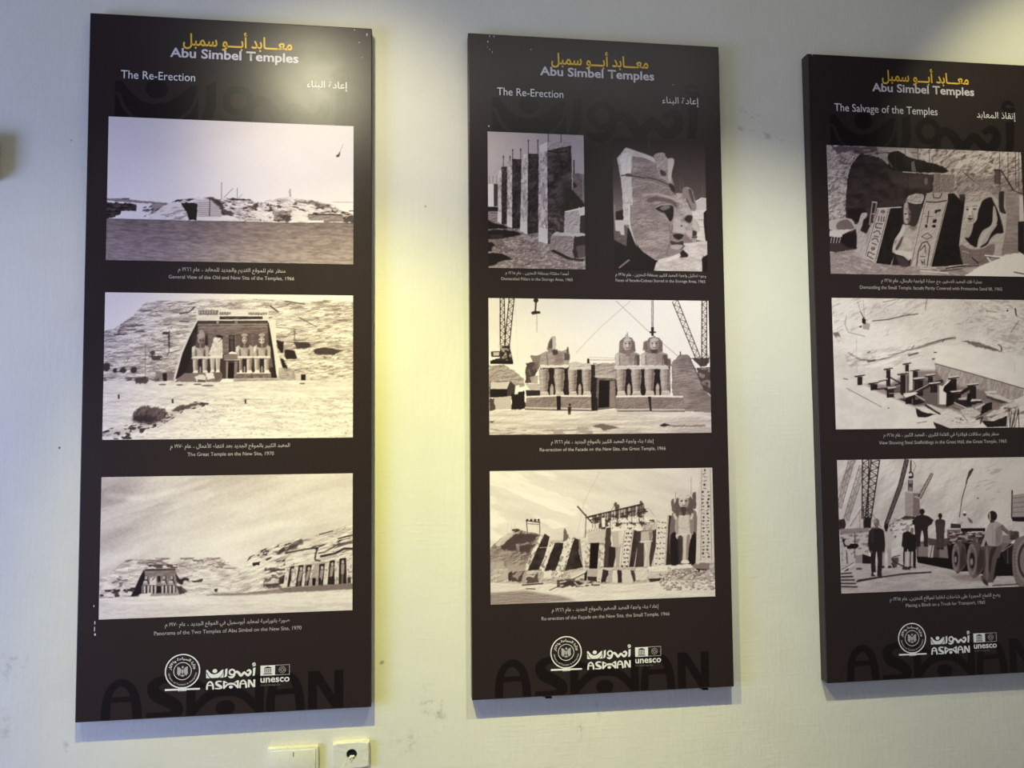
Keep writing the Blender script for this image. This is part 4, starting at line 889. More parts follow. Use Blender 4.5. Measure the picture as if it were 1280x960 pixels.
def glyphs(c, quad, n, seed, v=70, lw=5.0):
    """a column of carved signs down a slab face (TL, TR, BR, BL)"""
    rd = random.Random(seed)
    def at(u, t):
        a = [quad[0][d] * (1 - t) + quad[3][d] * t for d in (0, 1)]; b = [quad[1][d] * (1 - t) + quad[2][d] * t for d in (0, 1)]
        return a[0] * (1 - u) + b[0] * u, a[1] * (1 - u) + b[1] * u
    for u in (.1, .9):
        c.line([at(u, .02), at(u, .98)], lw * .7, v + 20, .8)
    for i in range(n):
        t = (i + .5) / n; d = .36 / n
        k = rd.randrange(5)
        if k == 0:
            c.line([at(.25, t - d), at(.75, t - d)], lw, v, .9); c.line([at(.25, t + d * .6), at(.75, t + d * .6)], lw, v, .9); c.line([at(.25, t - d), at(.25, t + d * .6)], lw, v, .9)
        elif k == 1:
            x, y = at(.5, t); c.ell(x, y, lw * 2.2, lw * 1.5, v, .9); c.ell(x - 1, y - 1, lw * 1.1, lw * .7, 150, .9)
        elif k == 2:
            for j in (.3, .5, .7): c.line([at(j, t - d), at(j + .06, t + d)], lw, v, .9)
        elif k == 3:
            c.line([at(.22, t), at(.4, t - d), at(.6, t - d), at(.78, t)], lw, v, .9); c.line([at(.3, t + d), at(.7, t + d)], lw, v, .9)
        else:
            c.line([at(.3, t - d), at(.3, t + d), at(.7, t + d), at(.7, t - d * .2)], lw, v, .9); x, y = at(.55, t - d * .5); c.ell(x, y, lw, lw, v, .9)
    return c


def photo_dismantling():
    c = Pic([(1033.1, 181.1), (1276.1, 190.4), (1283.4, 346.0), (1038.4, 342.1)], 360, 218)
    c.view(1020, 170, 4.8)
    c.poly(None, 158); c.tex(None, 14, 90, 60, 3)
    up = [(600, 60), (1260, 60), (1270, 350), (820, 350), (690, 240)]
    c.poly(up, 158); c.relief(up, 44, 40, 20, -40, 5, .8, 1); c.blots(up, 205, .5, 34, 22, -30, .35); c.blots(up, 70, .6, 26, 9, -20, .18)
    c.blots([(840, 60), (1250, 90), (1250, 180), (860, 200)], 215, .45, 50, 20, -10, .45); c.poly([(840, 240), (1260, 250), (1260, 345), (840, 350)], 105, .4, 12)
    c.poly([(690, 235), (830, 228), (830, 340), (690, 340)], 124, .9, 3); c.relief([(690, 235), (830, 228), (830, 340), (690, 340)], 26, 9, 14)
    # left cliff and debris along the top
    lf = [(55, 50), (260, 60), (250, 120), (205, 180), (185, 300), (185, 420), (180, 510), (70, 510)]
    c.poly(lf, 158); c.relief(lf, 40, 26, 20, 0, 5, .8, 1); c.blots(lf, 210, .5, 24, 18, -40, .3); c.blots(lf, 80, .5, 26, 9, 0, .22)
    c.poly([(90, 60), (360, 62), (380, 110), (300, 120), (230, 100), (130, 105)], 92, .9, 2, 6)
    for i in range(26):
        rd = random.Random(i); x, y = rd.uniform(95, 620), rd.uniform(62, 115)
        c.line([(x, y), (x + rd.uniform(20, 70), y + rd.uniform(-14, 14))], rd.uniform(3, 6), rd.choice((40, 30, 190, 170, 60)), .85)
    c.poly([(370, 105), (450, 92), (540, 80), (600, 140), (640, 120), (690, 105), (690, 150), (500, 110), (440, 96)], 190, .85, 2, 5)
    # the shaded cut face
    cut = [(262, 108), (380, 130), (470, 200), (600, 222), (710, 235), (700, 330), (650, 360), (620, 520), (180, 520), (178, 400), (190, 260), (210, 180)]
    c.poly(cut, 52, 1, 1, 3); c.tex(cut, 14, 60, 30, 4); c.poly([(420, 220), (690, 240), (690, 330), (480, 300)], 84, .6, 16); c.line([(552, 220), (552, 345)], 3, 40, .7); c.ell(660, 272, 10, 22, 140, .7, 0, 3)
    c.poly([(190, 440), (300, 430), (300, 520), (190, 525)], 24, .8, 8)
    c.poly([(440, 98), (495, 92), (560, 130), (640, 150), (760, 182), (795, 212), (760, 228), (600, 220), (500, 215), (440, 200), (430, 130)], 18, 1, 1, 3)
    c.poly([(520, 120), (640, 150), (640, 200), (540, 190)], 34, .8, 4)
    for x, a, b in ((478, 90, 212), (535, 75, 130), (610, 85, 140), (680, 90, 190), (700, 140, 215), (1100, 90, 330), (1150, 95, 260), (1195, 95, 300), (1215, 95, 330)):
        c.line([(x, a), (x + 2, b)], 4, 60, .8)
    c.poly([(570, 160), (590, 150), (600, 215), (575, 210)], 130, .8, 1, 2); c.line([(420, 130), (460, 190)], 9, 120, .7)
    c.line([(520, 216), (600, 222)], 6, 205, .8); c.line([(690, 222), (810, 230)], 6, 190, .8)
    c.line([(880, 215), (950, 275)], 5, 50, .7); c.poly([(1070, 205), (1105, 210), (1110, 290), (1070, 290)], 70, .8, 3, 4); c.line([(1068, 204), (1110, 208), (1180, 320)], 8, 38, .9, 1)
    # sandy floor
    sand = [(80, 690), (200, 670), (300, 740), (480, 770), (700, 785), (900, 770), (1100, 705), (1255, 700), (1255, 850), (80, 850)]
    c.poly(sand, 140, 1, 2); c.relief(sand, 18, 30, 12, 20, 4); c.blots(sand, 190, .4, 60, 14, 20, .35)
    c.poly([(80, 500), (225, 496), (260, 540), (240, 680), (80, 690)], 60, 1, 2)
    c.blob([(82, 510), (130, 496), (215, 498), (235, 560), (90, 565)], 172, 1, 1, 3); c.blob([(130, 520), (190, 500), (230, 555), (130, 560)], 96, .8, 3); c.poly([(82, 568), (230, 560), (160, 590), (160, 606), (82, 604)], 205, .9, 1, 3); c.poly([(160, 590), (240, 575), (246, 676), (150, 660)], 24, .95, 1)
    for i in range(9): c.line([(86 + i * 9, 608), (82 + i * 8, 646)], 3.5, (30, 200)[i % 2], .9)
    c.poly([(82, 646), (160, 640), (200, 680), (120, 700), (82, 690)], 60, .9, 1, 4)
    c.view(1030, 175, 5.646)
    # broken figure and ladder on the left
    c.blob([(205, 600), (240, 590), (265, 520), (305, 515), (300, 545), (285, 570), (275, 610), (260, 640), (300, 660), (290, 800), (260, 810), (240, 770), (230, 640)], 168, 1, 1); c.relief([(205, 600), (300, 515), (290, 800), (230, 800)], 18, 16)
    c.poly([(280, 560), (320, 540), (330, 600), (300, 660), (258, 640), (272, 600)], 24, .9, 2)
    c.line([(345, 432), (322, 600)], 9, 150); c.line([(374, 440), (350, 570)], 9, 140); c.line([(342, 440), (376, 440)], 8, 190); c.line([(330, 522), (362, 520)], 7, 170); c.line([(348, 440), (330, 590)], 3, 40)
    # first slab with signs
    c.poly([(470, 476), (552, 472), (560, 560), (500, 800), (470, 880), (368, 868)], 24, 1, 1); c.tex([(470, 476), (560, 560), (500, 800), (368, 868)], 9, 20, 40)
    s1 = [(378, 482), (470, 476), (368, 868), (282, 818)]
    c.poly(s1, 178, 1, 1); c.relief(s1, 18, 16, 14); glyphs(c, s1, 7, 4, 62, 7); c.line([(376, 484), (550, 474)], 7, 205)
    # seated queen between the slabs
    c.poly([(552, 470), (720, 380), (700, 600), (640, 890), (480, 880), (520, 700)], 30, 1, 2)
    body = [(560, 590), (600, 600), (640, 600), (690, 500), (690, 580), (670, 650), (640, 700), (630, 780), (625, 810), (600, 850), (560, 820), (500, 800), (482, 780), (500, 700), (540, 640)]
    c.blob(body, 168, 1, 1); c.relief(body, 14, 22, 22); c.blob([(600, 610), (640, 590), (690, 500), (676, 600), (630, 640)], 110, .7, 6); c.blob([(500, 720), (540, 690), (560, 680), (540, 740), (510, 780)], 60, .8, 5); c.blob([(560, 690), (610, 700), (620, 760), (570, 740)], 196, .5, 8)
    c.blob([(540, 640), (560, 600), (575, 620), (540, 700), (500, 770), (490, 760)], 205, .7, 5); c.blob([(500, 780), (560, 780), (640, 800), (620, 840), (560, 815), (510, 805)], 200, .8, 3); c.blob([(510, 815), (560, 830), (600, 860), (590, 895), (540, 890), (520, 850)], 70, .9, 4)
    c.blob([(560, 590), (556, 500), (570, 450), (600, 440), (670, 450), (690, 470), (672, 560), (640, 610), (600, 600)], 60, 1, 1); c.blob([(562, 500), (568, 450), (590, 440), (600, 500), (600, 560), (590, 592), (566, 580)], 172, 1, 2); c.blob([(590, 500), (612, 500), (608, 570), (590, 590)], 120, .8, 4)
    c.ell(578, 522, 11, 5, 50, .9); c.ell(604, 524, 8, 4, 50, .8); c.line([(578, 560), (596, 560)], 5, 60); c.poly([(582, 520), (592, 520), (594, 546), (580, 546)], 205, .7, 1); c.ell(584, 478, 12, 16, 120, .9); c.ell(582, 474, 7, 10, 190, .8)
    c.blob([(580, 440), (590, 400), (640, 380), (700, 384), (706, 410), (690, 445), (640, 450), (600, 436)], 165, 1, 1, 2); c.relief([(580, 440), (590, 400), (640, 380), (700, 384), (690, 445)], 34, 18); c.line([(596, 436), (640, 448), (690, 446)], 6, 215, .8, 1)
    c.view(1150, 175, 5.646)
    # second slab
    c.poly([(192, 380), (240, 376), (290, 430), (316, 400), (310, 480), (290, 640), (285, 760), (305, 880), (180, 890), (80, 892)], 20, 1, 1); c.tex([(192, 380), (290, 430), (305, 880), (80, 892)], 8, 30, 40); c.poly([(270, 385), (320, 386), (316, 440), (290, 440)], 50, .9, 2, 3)
    s2 = [(48, 376), (196, 370), (196, 430), (78, 895), (-70, 890), (-20, 600)]
    c.poly(s2, 172, 1, 1); c.relief(s2, 16, 22, 22)
    c.poly([(48, 378), (190, 370), (185, 430), (110, 436), (40, 432)], 160, .9, 1, 3); c.line([(40, 436), (110, 440), (190, 428)], 8, 40, .9); c.line([(92, 376), (98, 410), (140, 410), (156, 374)], 7, 60, .9)
    c.line([(36, 440), (-64, 885)], 5, 90, .8); c.line([(186, 440), (72, 890)], 5, 90, .8); c.line([(20, 480), (-40, 760)], 4, 210, .7)
    c.poly([(104, 495), (148, 488), (144, 504), (120, 508), (116, 520), (104, 516)], 40); c.line([(62, 500), (50, 590)], 7, 60, .9); c.line([(34, 540), (90, 540)], 5, 80, .8); c.ell(104, 572, 17, 12, 36, 1, -40); c.ell(98, 608, 14, 11, 36); c.ell(44, 608, 9, 12, 40)
    c.line([(10, 682), (50, 655), (86, 682), (50, 700), (10, 682)], 6, 76, .9)
    c.line([(-25, 890), (-10, 780), (14, 725), (50, 716), (70, 750), (50, 890)], 8, 66, .9); c.line([(0, 780), (36, 740), (40, 800)], 7, 70, .9); c.line([(0, 820), (40, 822)], 6, 70, .9); c.line([(6, 845), (20, 880)], 6, 70); c.line([(30, 840), (34, 884)], 6, 70); c.ell(18, 862, 8, 6, 60)
    # big face at the right, half in shade
    c.poly([(320, 420), (360, 370), (430, 360), (500, 380), (600, 470), (612, 660), (580, 820), (310, 880), (275, 740), (290, 620)], 172, 1, 1); c.relief([(320, 420), (430, 360), (600, 470), (612, 660), (580, 820), (310, 880), (275, 740)], 14, 30, 20)
    c.blob([(318, 430), (340, 380), (420, 356), (490, 372), (505, 410), (440, 420), (400, 440), (330, 440)], 164, 1, 1, 3); c.relief([(318, 430), (340, 380), (420, 356), (490, 372), (440, 420), (330, 440)], 36, 18, 10)
    c.blob([(440, 430), (490, 405), (512, 420), (516, 520), (500, 600), (440, 640), (410, 700), (400, 755), (360, 740), (315, 690), (350, 680), (372, 620), (378, 580), (400, 560), (412, 500)], 28, 1, 2)
    c.blob([(512, 430), (530, 460), (560, 530), (588, 650), (540, 660), (500, 690), (470, 740), (420, 758), (440, 720), (500, 620), (540, 590), (520, 510)], 30, 1, 2); c.blob([(516, 470), (530, 480), (546, 560), (534, 590), (512, 570)], 170, .95, 1); c.blob([(400, 760), (440, 660), (520, 600), (545, 596), (500, 660), (470, 720)], 180, .9, 2)
    c.blob([(320, 450), (400, 440), (430, 450), (405, 500), (400, 560), (376, 590), (340, 590), (322, 550)], 182, 1, 2); c.ell(334, 490, 11, 6, 60, .95); c.ell(384, 488, 13, 6, 60, .95); c.line([(322, 474), (344, 472)], 5, 90, .8); c.line([(366, 468), (404, 466)], 5, 90, .8); c.poly([(346, 480), (362, 480), (366, 530), (342, 530)], 212, .8, 2); c.ell(352, 536, 12, 4, 90, .9); c.blob([(332, 552), (352, 548), (374, 554), (352, 566)], 66, .95, 1); c.blob([(336, 566), (368, 566), (360, 580), (342, 580)], 120, .7, 2); c.poly([(360, 500), (372, 500), (384, 560), (374, 590)], 120, .5, 5)
    c.poly([(330, 592), (370, 590), (366, 640), (345, 690), (320, 690)], 160, .9, 2); c.blob([(556, 380), (590, 370), (590, 470), (606, 520), (560, 500)], 40, .9, 3)
    c.blob([(280, 740), (360, 770), (440, 765), (520, 730), (520, 800), (460, 870), (310, 882)], 112, .85, 4); c.relief([(280, 740), (520, 730), (460, 870), (310, 882)], 16, 18, 12); c.line([(300, 780), (350, 800)], 5, 190, .8); c.line([(365, 828), (410, 868)], 8, 34); c.line([(350, 780), (350, 830)], 3, 60, .8)
    r = [(596, 358), (698, 380), (698, 780), (700, 800), (570, 810), (600, 660), (612, 520)]
    c.poly(r, 138, 1, 1); c.tex(r, 10, 70, 12); c.cracks(r, 90, .5, 70, 20, 0, .06); c.poly([(690, 576), (734, 574), (734, 810), (690, 780)], 26, .95, 1); c.poly([(700, 390), (734, 400), (734, 570), (702, 570)], 190, .8, 2, 3); c.line([(640, 350), (734, 388)], 7, 50, .8)
    # white sand heap and boards in front
    heap = [(330, 945), (420, 890), (520, 850), (600, 810), (690, 795), (740, 810), (740, 965), (300, 965)]
    c.poly(heap, 234, 1, 2, 3); c.relief(heap, 12, 18, 10); c.line([(455, 812), (570, 824)], 9, 232); c.line([(470, 822), (500, 860)], 12, 205); c.line([(458, 820), (560, 834)], 5, 70, .8); c.line([(660, 930), (734, 944)], 8, 60, .9); c.line([(650, 918), (734, 932)], 8, 240)
    for a, b, w, v in (((180, 905), (330, 880), 9, 40), ((200, 890), (340, 876), 5, 205), ((0, 905), (120, 900), 7, 190), ((140, 925), (300, 905), 6, 60), ((260, 895), (420, 885), 5, 50), ((0, 920), (200, 938), 8, 210)):
        c.line([a, b], w, v, .9)
    return c.ink(5)


def photo_scaffold():
    c = Pic([(1039.4, 372.3), (1284.8, 375.2), (1292.3, 534.0), (1044.9, 536.8)], 360, 219)
    c.view(1020, 360, 4.685)
    c.poly(None, 216); c.tex(None, 14, 180, 120, 4, 20); c.relief(None, 9, 30, 22, 0, 4)
    # worn rock above, with its long curved scars
    c.blots([(90, 60), (700, 60), (500, 200), (330, 200), (120, 300)], 150, .5, 60, 9, -30, .2); c.cracks([(90, 60), (1260, 60), (1260, 380), (700, 340), (90, 460)], 120, .6, 120, 26, -20, .04, 0, .5)
    for pts, w, v in (([(330, 195), (430, 185), (510, 165), (600, 152)], 6, 60), ([(390, 85), (470, 70)], 5, 110), ([(650, 60), (640, 130)], 4, 90), ([(510, 150), (580, 160)], 4, 120), ([(180, 165), (170, 210), (190, 260), (290, 285)], 5, 130), ([(190, 380), (260, 420), (330, 425), (420, 410), (520, 370), (600, 350)], 9, 120), ([(300, 432), (350, 422)], 12, 36), ([(300, 380), (320, 372)], 6, 50), ([(560, 360), (575, 335)], 4, 80), ([(540, 395), (600, 380)], 10, 60), ([(420, 395), (520, 375)], 5, 100), ([(600, 350), (700, 320), (760, 300), (820, 292)], 14, 110), ([(640, 330), (730, 305), (800, 292)], 4, 60), ([(740, 318), (750, 302)], 5, 60)):
        c.line(pts, w, v, .75, w * .25)
    c.tex([(160, 380), (600, 330), (640, 400), (420, 470), (200, 470)], 26, 70, 14, 4, -14); c.relief([(160, 380), (600, 330), (640, 400), (420, 470), (200, 470)], 20, 30, 12, -14)
    c.poly([(840, 310), (920, 312), (1010, 335), (1085, 370), (1085, 378), (990, 360), (900, 330)], 90, .8, 3, 5); c.line([(1065, 330), (1085, 345), (1085, 372)], 7, 60, .8, 1); c.relief([(840, 300), (1100, 320), (1100, 390), (900, 340)], 24, 30, 10, 15)
    rt = [(850, 80), (1260, 60), (1260, 400), (1100, 380), (900, 200)]
    c.relief(rt, 22, 44, 22, 20); c.blots(rt, 150, .5, 44, 14, 15, .22); c.line([(1165, 120), (1172, 165)], 8, 50, .9, 1); c.line([(1190, 190), (1140, 260)], 4, 90, .8); c.ell(1120, 134, 7, 5, 60); c.poly([(1000, 130), (1100, 150), (1000, 140)], 110, .7, 1, 4)
    # hut on ropes
    c.poly([(280, 195), (318, 212), (312, 248), (274, 240)], 150, .9, 1); c.poly([(270, 180), (294, 184), (290, 214), (272, 208)], 34); c.ell(281, 178, 6, 6, 30); c.line([(262, 140), (278, 172)], 5, 60); c.line([(245, 80), (262, 140)], 3, 120, .8); c.line([(278, 70), (284, 178)], 3, 120, .7); c.line([(238, 290), (240, 500)], 3, 150, .7); c.poly([(100, 262), (135, 262), (150, 290), (130, 280), (118, 292), (105, 278)], 90, .8, 2, 3); c.ell(262, 228, 8, 5, 60)
    # pale plain and the cut hall
    c.poly([(690, 335), (860, 340), (1220, 405), (1260, 410), (1260, 600), (940, 500), (700, 440)], 226, 1, 2); c.tex([(690, 335), (860, 340), (1260, 410), (1260, 600), (700, 440)], 6, 60, 30); c.line([(1165, 440), (1160, 500)], 3, 170, .8)
    c.line([(690, 378), (708, 378)], 6, 50); c.line([(680, 418), (696, 414)], 7, 40)
    wl = [(696, 442), (900, 498), (1215, 588), (1215, 650), (1130, 690), (900, 640), (700, 560)]
    c.poly(wl, 158); c.tex(wl, 14, 8, 30, 4, 15); c.relief(wl, 14, 10, 24); c.line([(696, 442), (900, 498), (1240, 595)], 4, 60)
    pit = [(240, 560), (300, 530), (420, 480), (560, 430), (696, 470), (720, 560), (900, 600), (1060, 610), (1160, 660), (1240, 640), (1260, 830), (700, 830), (580, 700), (480, 650), (360, 600)]
    c.poly([(560, 480), (700, 480), (760, 560), (1000, 600), (1100, 680), (1000, 790), (760, 700), (600, 690), (480, 640), (420, 570)], 110, .8, 12)
    c.poly([(110, 490), (230, 545), (360, 600), (470, 640), (580, 700), (590, 765), (700, 745), (690, 830), (110, 830)], 214, 1, 1); c.tex([(110, 490), (360, 600), (580, 700), (700, 830), (110, 830)], 8, 50, 40, 4); c.line([(180, 586), (385, 696)], 4, 90, .8); c.ell(425, 702, 6, 4, 110); c.line([(160, 530), (190, 535)], 6, 80, .8); c.line([(590, 790), (650, 780)], 4, 80, .8)
    # columns: T-headed steel posts, dark with pale tops
    c.view(1060, 440, 5.818)
    c.poly([(70, 235), (130, 240), (220, 290), (320, 330), (400, 365), (490, 400), (560, 380), (700, 420), (780, 380), (700, 240), (560, 200), (400, 160), (380, 250), (200, 230)], 70, .5, 10)
    def post(x, y, w, h, hw, v=32, cap=205):
        c.poly([(x - w / 2, y + 10), (x + w / 2, y + 6), (x + w / 2, y + h), (x - w / 2, y + h + 4)], v); c.line([(x - w * .2, y + 14), (x - w * .2, y + h)], 3, v + 60, .7)
        c.poly([(x - hw, y + 2), (x + hw * .8, y - 8), (x + hw, y - 2), (x - hw * .8, y + 12)], 30); c.poly([(x - hw, y - 8), (x + hw * .8, y - 17), (x + hw, y - 9), (x - hw * .7, y + 1)], cap)
    post(88, 172, 36, 66, 42); post(294, 122, 30, 124, 36); post(430, 84, 26, 60, 34); post(488, 134, 40, 46, 36); post(400, 158, 36, 150, 44); post(600, 172, 36, 70, 38); post(515, 198, 62, 120, 44)
    c.poly([(446, 142), (472, 140), (470, 275), (444, 280)], 205); c.line([(424, 170), (424, 300)], 6, 150, .8); c.line([(412, 170), (412, 300)], 5, 20)
    c.line([(150, 232), (285, 200)], 9, 44); c.line([(160, 218), (290, 194)], 8, 205); c.line([(300, 180), (385, 228)], 10, 30); c.line([(340, 240), (390, 228)], 8, 36)
    post(190, 225, 50, 50, 40); post(310, 268, 54, 60, 46); c.line([(215, 270), (290, 262)], 10, 30); c.line([(300, 300), (380, 300)], 6, 190, .8); c.poly([(330, 310), (380, 300), (410, 330), (350, 340)], 190, .8, 1)
    c.line([(450, 315), (600, 235), (690, 210)], 26, 54); c.line([(480, 290), (600, 226)], 6, 186, .9)
    post(768, 188, 44, 100, 44); post(630, 232, 60, 60, 46)
    c.poly([(652, 240), (690, 246), (730, 205), (740, 230), (716, 290), (712, 380), (652, 380)], 212); c.poly([(650, 242), (664, 244), (664, 380), (650, 376)], 110, .8); c.poly([(700, 250), (745, 210), (775, 260), (770, 375), (715, 400), (716, 300), (690, 280)], 22, 1, 1)
    post(454, 308, 70, 66, 56, 30, 210); c.poly([(400, 310), (480, 290), (500, 305), (420, 332)], 214); c.poly([(370, 340), (480, 350), (520, 340), (560, 366), (480, 386)], 24, .9); c.line([(490, 310), (560, 350)], 5, 205); c.line([(468, 340), (470, 380)], 5, 140)
    post(792, 292, 60, 50, 52, 30, 205); c.line([(820, 300), (880, 262), (910, 250)], 24, 28); post(908, 240, 46, 140, 46); c.poly([(870, 300), (900, 300), (890, 385), (860, 375)], 20)
    c.poly([(800, 335), (860, 325), (860, 345), (810, 350)], 180, .9); c.poly([(760, 345), (900, 350), (900, 395), (840, 400), (770, 370)], 30, .9, 2); c.line([(770, 365), (860, 405)], 6, 205)
    for pts, v in (([(900, 340), (975, 345), (950, 362), (890, 358)], 205), ([(900, 358), (975, 352), (975, 368), (900, 378)], 40), ([(990, 285), (1075, 280), (1075, 295), (1000, 300)], 200), ([(1000, 300), (1090, 310), (1200, 355), (1170, 365), (1010, 315)], 196), ([(1000, 318), (1170, 366), (1120, 372), (1010, 335)], 70), ([(980, 380), (1048, 362), (1048, 412), (960, 460)], 26), ([(920, 400), (990, 372), (1000, 380), (930, 418)], 190), ([(810, 420), (900, 400), (970, 445), (920, 470), (850, 470)], 186), ([(550, 375), (660, 440), (720, 430), (600, 380)], 190), ([(555, 390), (660, 455), (680, 450), (560, 372)], 60), ([(500, 400), (560, 430), (540, 440), (495, 415)], 196), ([(490, 405), (560, 440), (640, 450), (560, 475), (505, 470)], 28), ([(650, 480), (720, 440), (800, 470), (880, 500), (960, 490), (900, 545), (750, 555), (640, 520)], 200), ([(620, 505), (720, 545), (740, 556), (640, 556)], 36), ([(1000, 460), (1060, 420), (1110, 420), (1160, 450), (1080, 490), (1020, 490)], 196), ([(1000, 470), (1090, 450), (1120, 440), (1040, 480)], 120), ([(970, 500), (1060, 500), (1160, 460), (1160, 540), (1010, 545)], 30), ([(1100, 400), (1200, 360), (1290, 370), (1200, 430), (1150, 440)], 196), ([(1200, 350), (1290, 310), (1290, 380), (1230, 370)], 210)):
        c.poly(pts, v, .95, 0, 2)
    c.relief([(640, 430), (1000, 400), (1290, 350), (1290, 560), (620, 560)], 18, 24, 12); c.line([(830, 455), (870, 500)], 4, 40, .9); c.line([(760, 400), (820, 420)], 4, 70); c.blots([(740, 470), (900, 480), (880, 520), (740, 510)], 70, .7, 16, 10, 0, .25)
    rd = random.Random(3)
    for i in range(16):
        x = 1150 + rd.uniform(0, 90); c.line([(x, 420 + rd.uniform(-20, 10)), (x + rd.uniform(-40, 10), 550)], rd.uniform(4, 9), rd.choice((40, 70, 180, 50)), .85)
    c.line([(930, 490), (980, 470), (960, 520)], 9, 36, .9, 1); c.blots([(1100, 400), (1290, 380), (1290, 450), (1120, 450)], 60, .6, 26, 9, -25, .25)
    return c.ink(5)


def photo_truck():
    c = Pic([(1046.2, 575.1), (1294.0, 571.1), (1301.6, 732.2), (1051.7, 742.1)], 360, 219)
    c.view(1020, 560, 4.573)
    c.poly(None, 196); c.tex(None, 16, 160, 60, 4, -50); c.relief(None, 9, 26, 16, -40, 4); c.poly([(900, 60), (1300, 60), (1300, 420), (1000, 420)], 210, .6, 60); c.blots([(940, 90), (1100, 90), (1040, 300), (900, 300)], 150, .6, 40, 9, -20, .14); c.line([(920, 288), (930, 288)], 8, 90)
    c.view(1045, 570, 5.483)
    # soft booms behind, lattice booms in front
    for p, q, w in (((110, 25), (22, 360), 40), ((185, 70), (70, 440), 44)):
        c.line([p, q], w * .5, 128, .55, 6); c.truss(p, q, w, w * .8, 105, 12, 4, .75)
    c.line([(140, 30), (60, 130), (20, 240)], 5, 90, .6, 2)
    c.truss((205, 25), (200, 430), 44, 40, 46, 15, 5.4); c.truss((272, 25), (222, 430), 58, 40, 42, 15, 5.8)
    c.poly([(196, 420), (245, 420), (240, 495), (194, 495)], 36); c.line([(190, 340), (192, 500)], 6, 60); c.line([(186, 345), (100, 480)], 5, 100, .8); c.line([(255, 405), (310, 490)], 6, 120, .8); c.line([(162, 380), (166, 500)], 4, 110, .8)
    # hanging sling, the block, the second boom
    c.line([(487, 25), (440, 210), (395, 330), (345, 470)], 26, 92, .85, 2); c.truss((487, 25), (440, 210), 26, 26, 50, 9, 4); c.truss((440, 210), (345, 470), 26, 22, 50, 12, 4)
    c.line([(515, 30), (512, 110)], 12, 80); c.line([(530, 35), (548, 70), (530, 115)], 3.5, 110, .9); c.line([(500, 120), (514, 108), (528, 125), (526, 150)], 9, 30); c.poly([(498, 140), (530, 140), (528, 155), (498, 155)], 28); c.poly([(494, 165), (528, 165), (526, 245), (494, 240)], 130); c.poly([(500, 190), (528, 190), (526, 215), (500, 215)], 60, .8); c.line([(498, 165), (496, 240)], 4, 60); c.line([(526, 165), (524, 240)], 4, 60)
    c.truss((660, 120), (570, 290), 14, 22, 96, 10, 4.4); c.line([(520, 265), (575, 270)], 16, 120, .9); c.blots([(515, 255), (580, 255), (580, 285), (515, 285)], 50, .7, 10, 8, 0, .4)
    c.poly([(474, 245), (530, 262), (528, 412), (474, 415)], 150); c.poly([(530, 280), (572, 292), (580, 410), (556, 432), (528, 412)], 118); c.relief([(474, 245), (572, 292), (580, 410), (474, 415)], 7, 18)
    c.poly([(442, 430), (474, 410), (528, 414), (580, 405), (582, 420), (540, 432), (480, 440)], 62, .95, 1); c.poly([(536, 415), (580, 400), (560, 428)], 215, .8, 1)
    c.line([(360, 440), (420, 450), (520, 430)], 8, 150, .8, 1); c.blots([(350, 430), (520, 430), (540, 520), (380, 540)], 90, .7, 26, 10, -20, .34)
    # machine at the left
    c.poly([(22, 435), (60, 432), (68, 470), (60, 500), (22, 505)], 52, 1, 1, 3); c.poly([(25, 520), (225, 500), (230, 700), (215, 740), (130, 740), (35, 740)], 176, .9, 1); c.poly([(25, 500), (230, 490), (230, 520), (30, 540)], 130, .9, 0, 2); c.blots([(30, 520), (230, 510), (225, 660), (130, 660), (40, 720)], 105, .7, 24, 14, 0, .35)
    c.poly([(42, 568), (92, 565), (105, 600), (60, 625)], 26); c.poly([(72, 612), (110, 600), (150, 600), (158, 618), (140, 634), (80, 636)], 18, 1, 1); c.ell(82, 590, 22, 24, 205, .8); c.poly([(128, 525), (133, 525), (133, 700), (128, 700)], 60); c.poly([(135, 680), (182, 675), (182, 735), (135, 735)], 140); c.poly([(182, 670), (240, 690), (240, 738), (182, 736)], 32); c.line([(75, 660), (80, 740)], 8, 60, .8); c.line([(50, 590), (40, 730)], 6, 150, .8)
    # ground
    g = [(35, 740), (240, 740), (400, 760), (560, 735), (700, 745), (1400, 790), (1400, 960), (35, 960)]
    c.poly(g, 172, 1, 3); c.relief(g, 12, 16, 9); c.tex(g, 10, 100, 18, 3)
    c.line([(40, 790), (130, 735)], 14, 200); c.line([(40, 780), (125, 728)], 5, 90); c.poly([(50, 790), (90, 765), (85, 785)], 40, .8)
    for i in range(5): c.line([(36, 805 + i * 22), (110 + i * 10, 800 + i * 24)], 9, (40, 30)[i % 2]); c.line([(36, 815 + i * 22), (120 + i * 8, 812 + i * 24)], 5, 150, .8)
    c.line([(140, 860), (300, 830), (480, 805), (655, 795)], 11, 52, .9, 1); c.line([(150, 850), (320, 826)], 9, 40, .9, 1); c.ell(160, 772, 22, 7, 70)
    c.line([(370, 700), (420, 735), (500, 770)], 10, 66); c.line([(370, 720), (400, 760)], 8, 44); c.line([(390, 690), (440, 680)], 5, 40); c.poly([(380, 690), (430, 700), (420, 760), (390, 765)], 44, .7, 2, 4)
    # workers
    person(c, 345, 462, 766, 78, 176, 60, 36, 160, .26, [[(-.45, .24), (-.5, .42), (-.3, .5)], [(.45, .24), (.62, .36), (.8, .3)]])
    person(c, 492, 470, 764, 70, 34, 60, 150, 34, .24, [[(-.4, .26), (-.5, .5)]]); person(c, 522, 490, 766, 62, 30, 70, 120, 30, .22)
    for x in (480, 500, 522): c.line([(x, 655), (x - 2, 756)], 15, 176, .95)
    c.poly([(455, 760), (512, 764), (508, 780), (456, 778)], 40, .8)
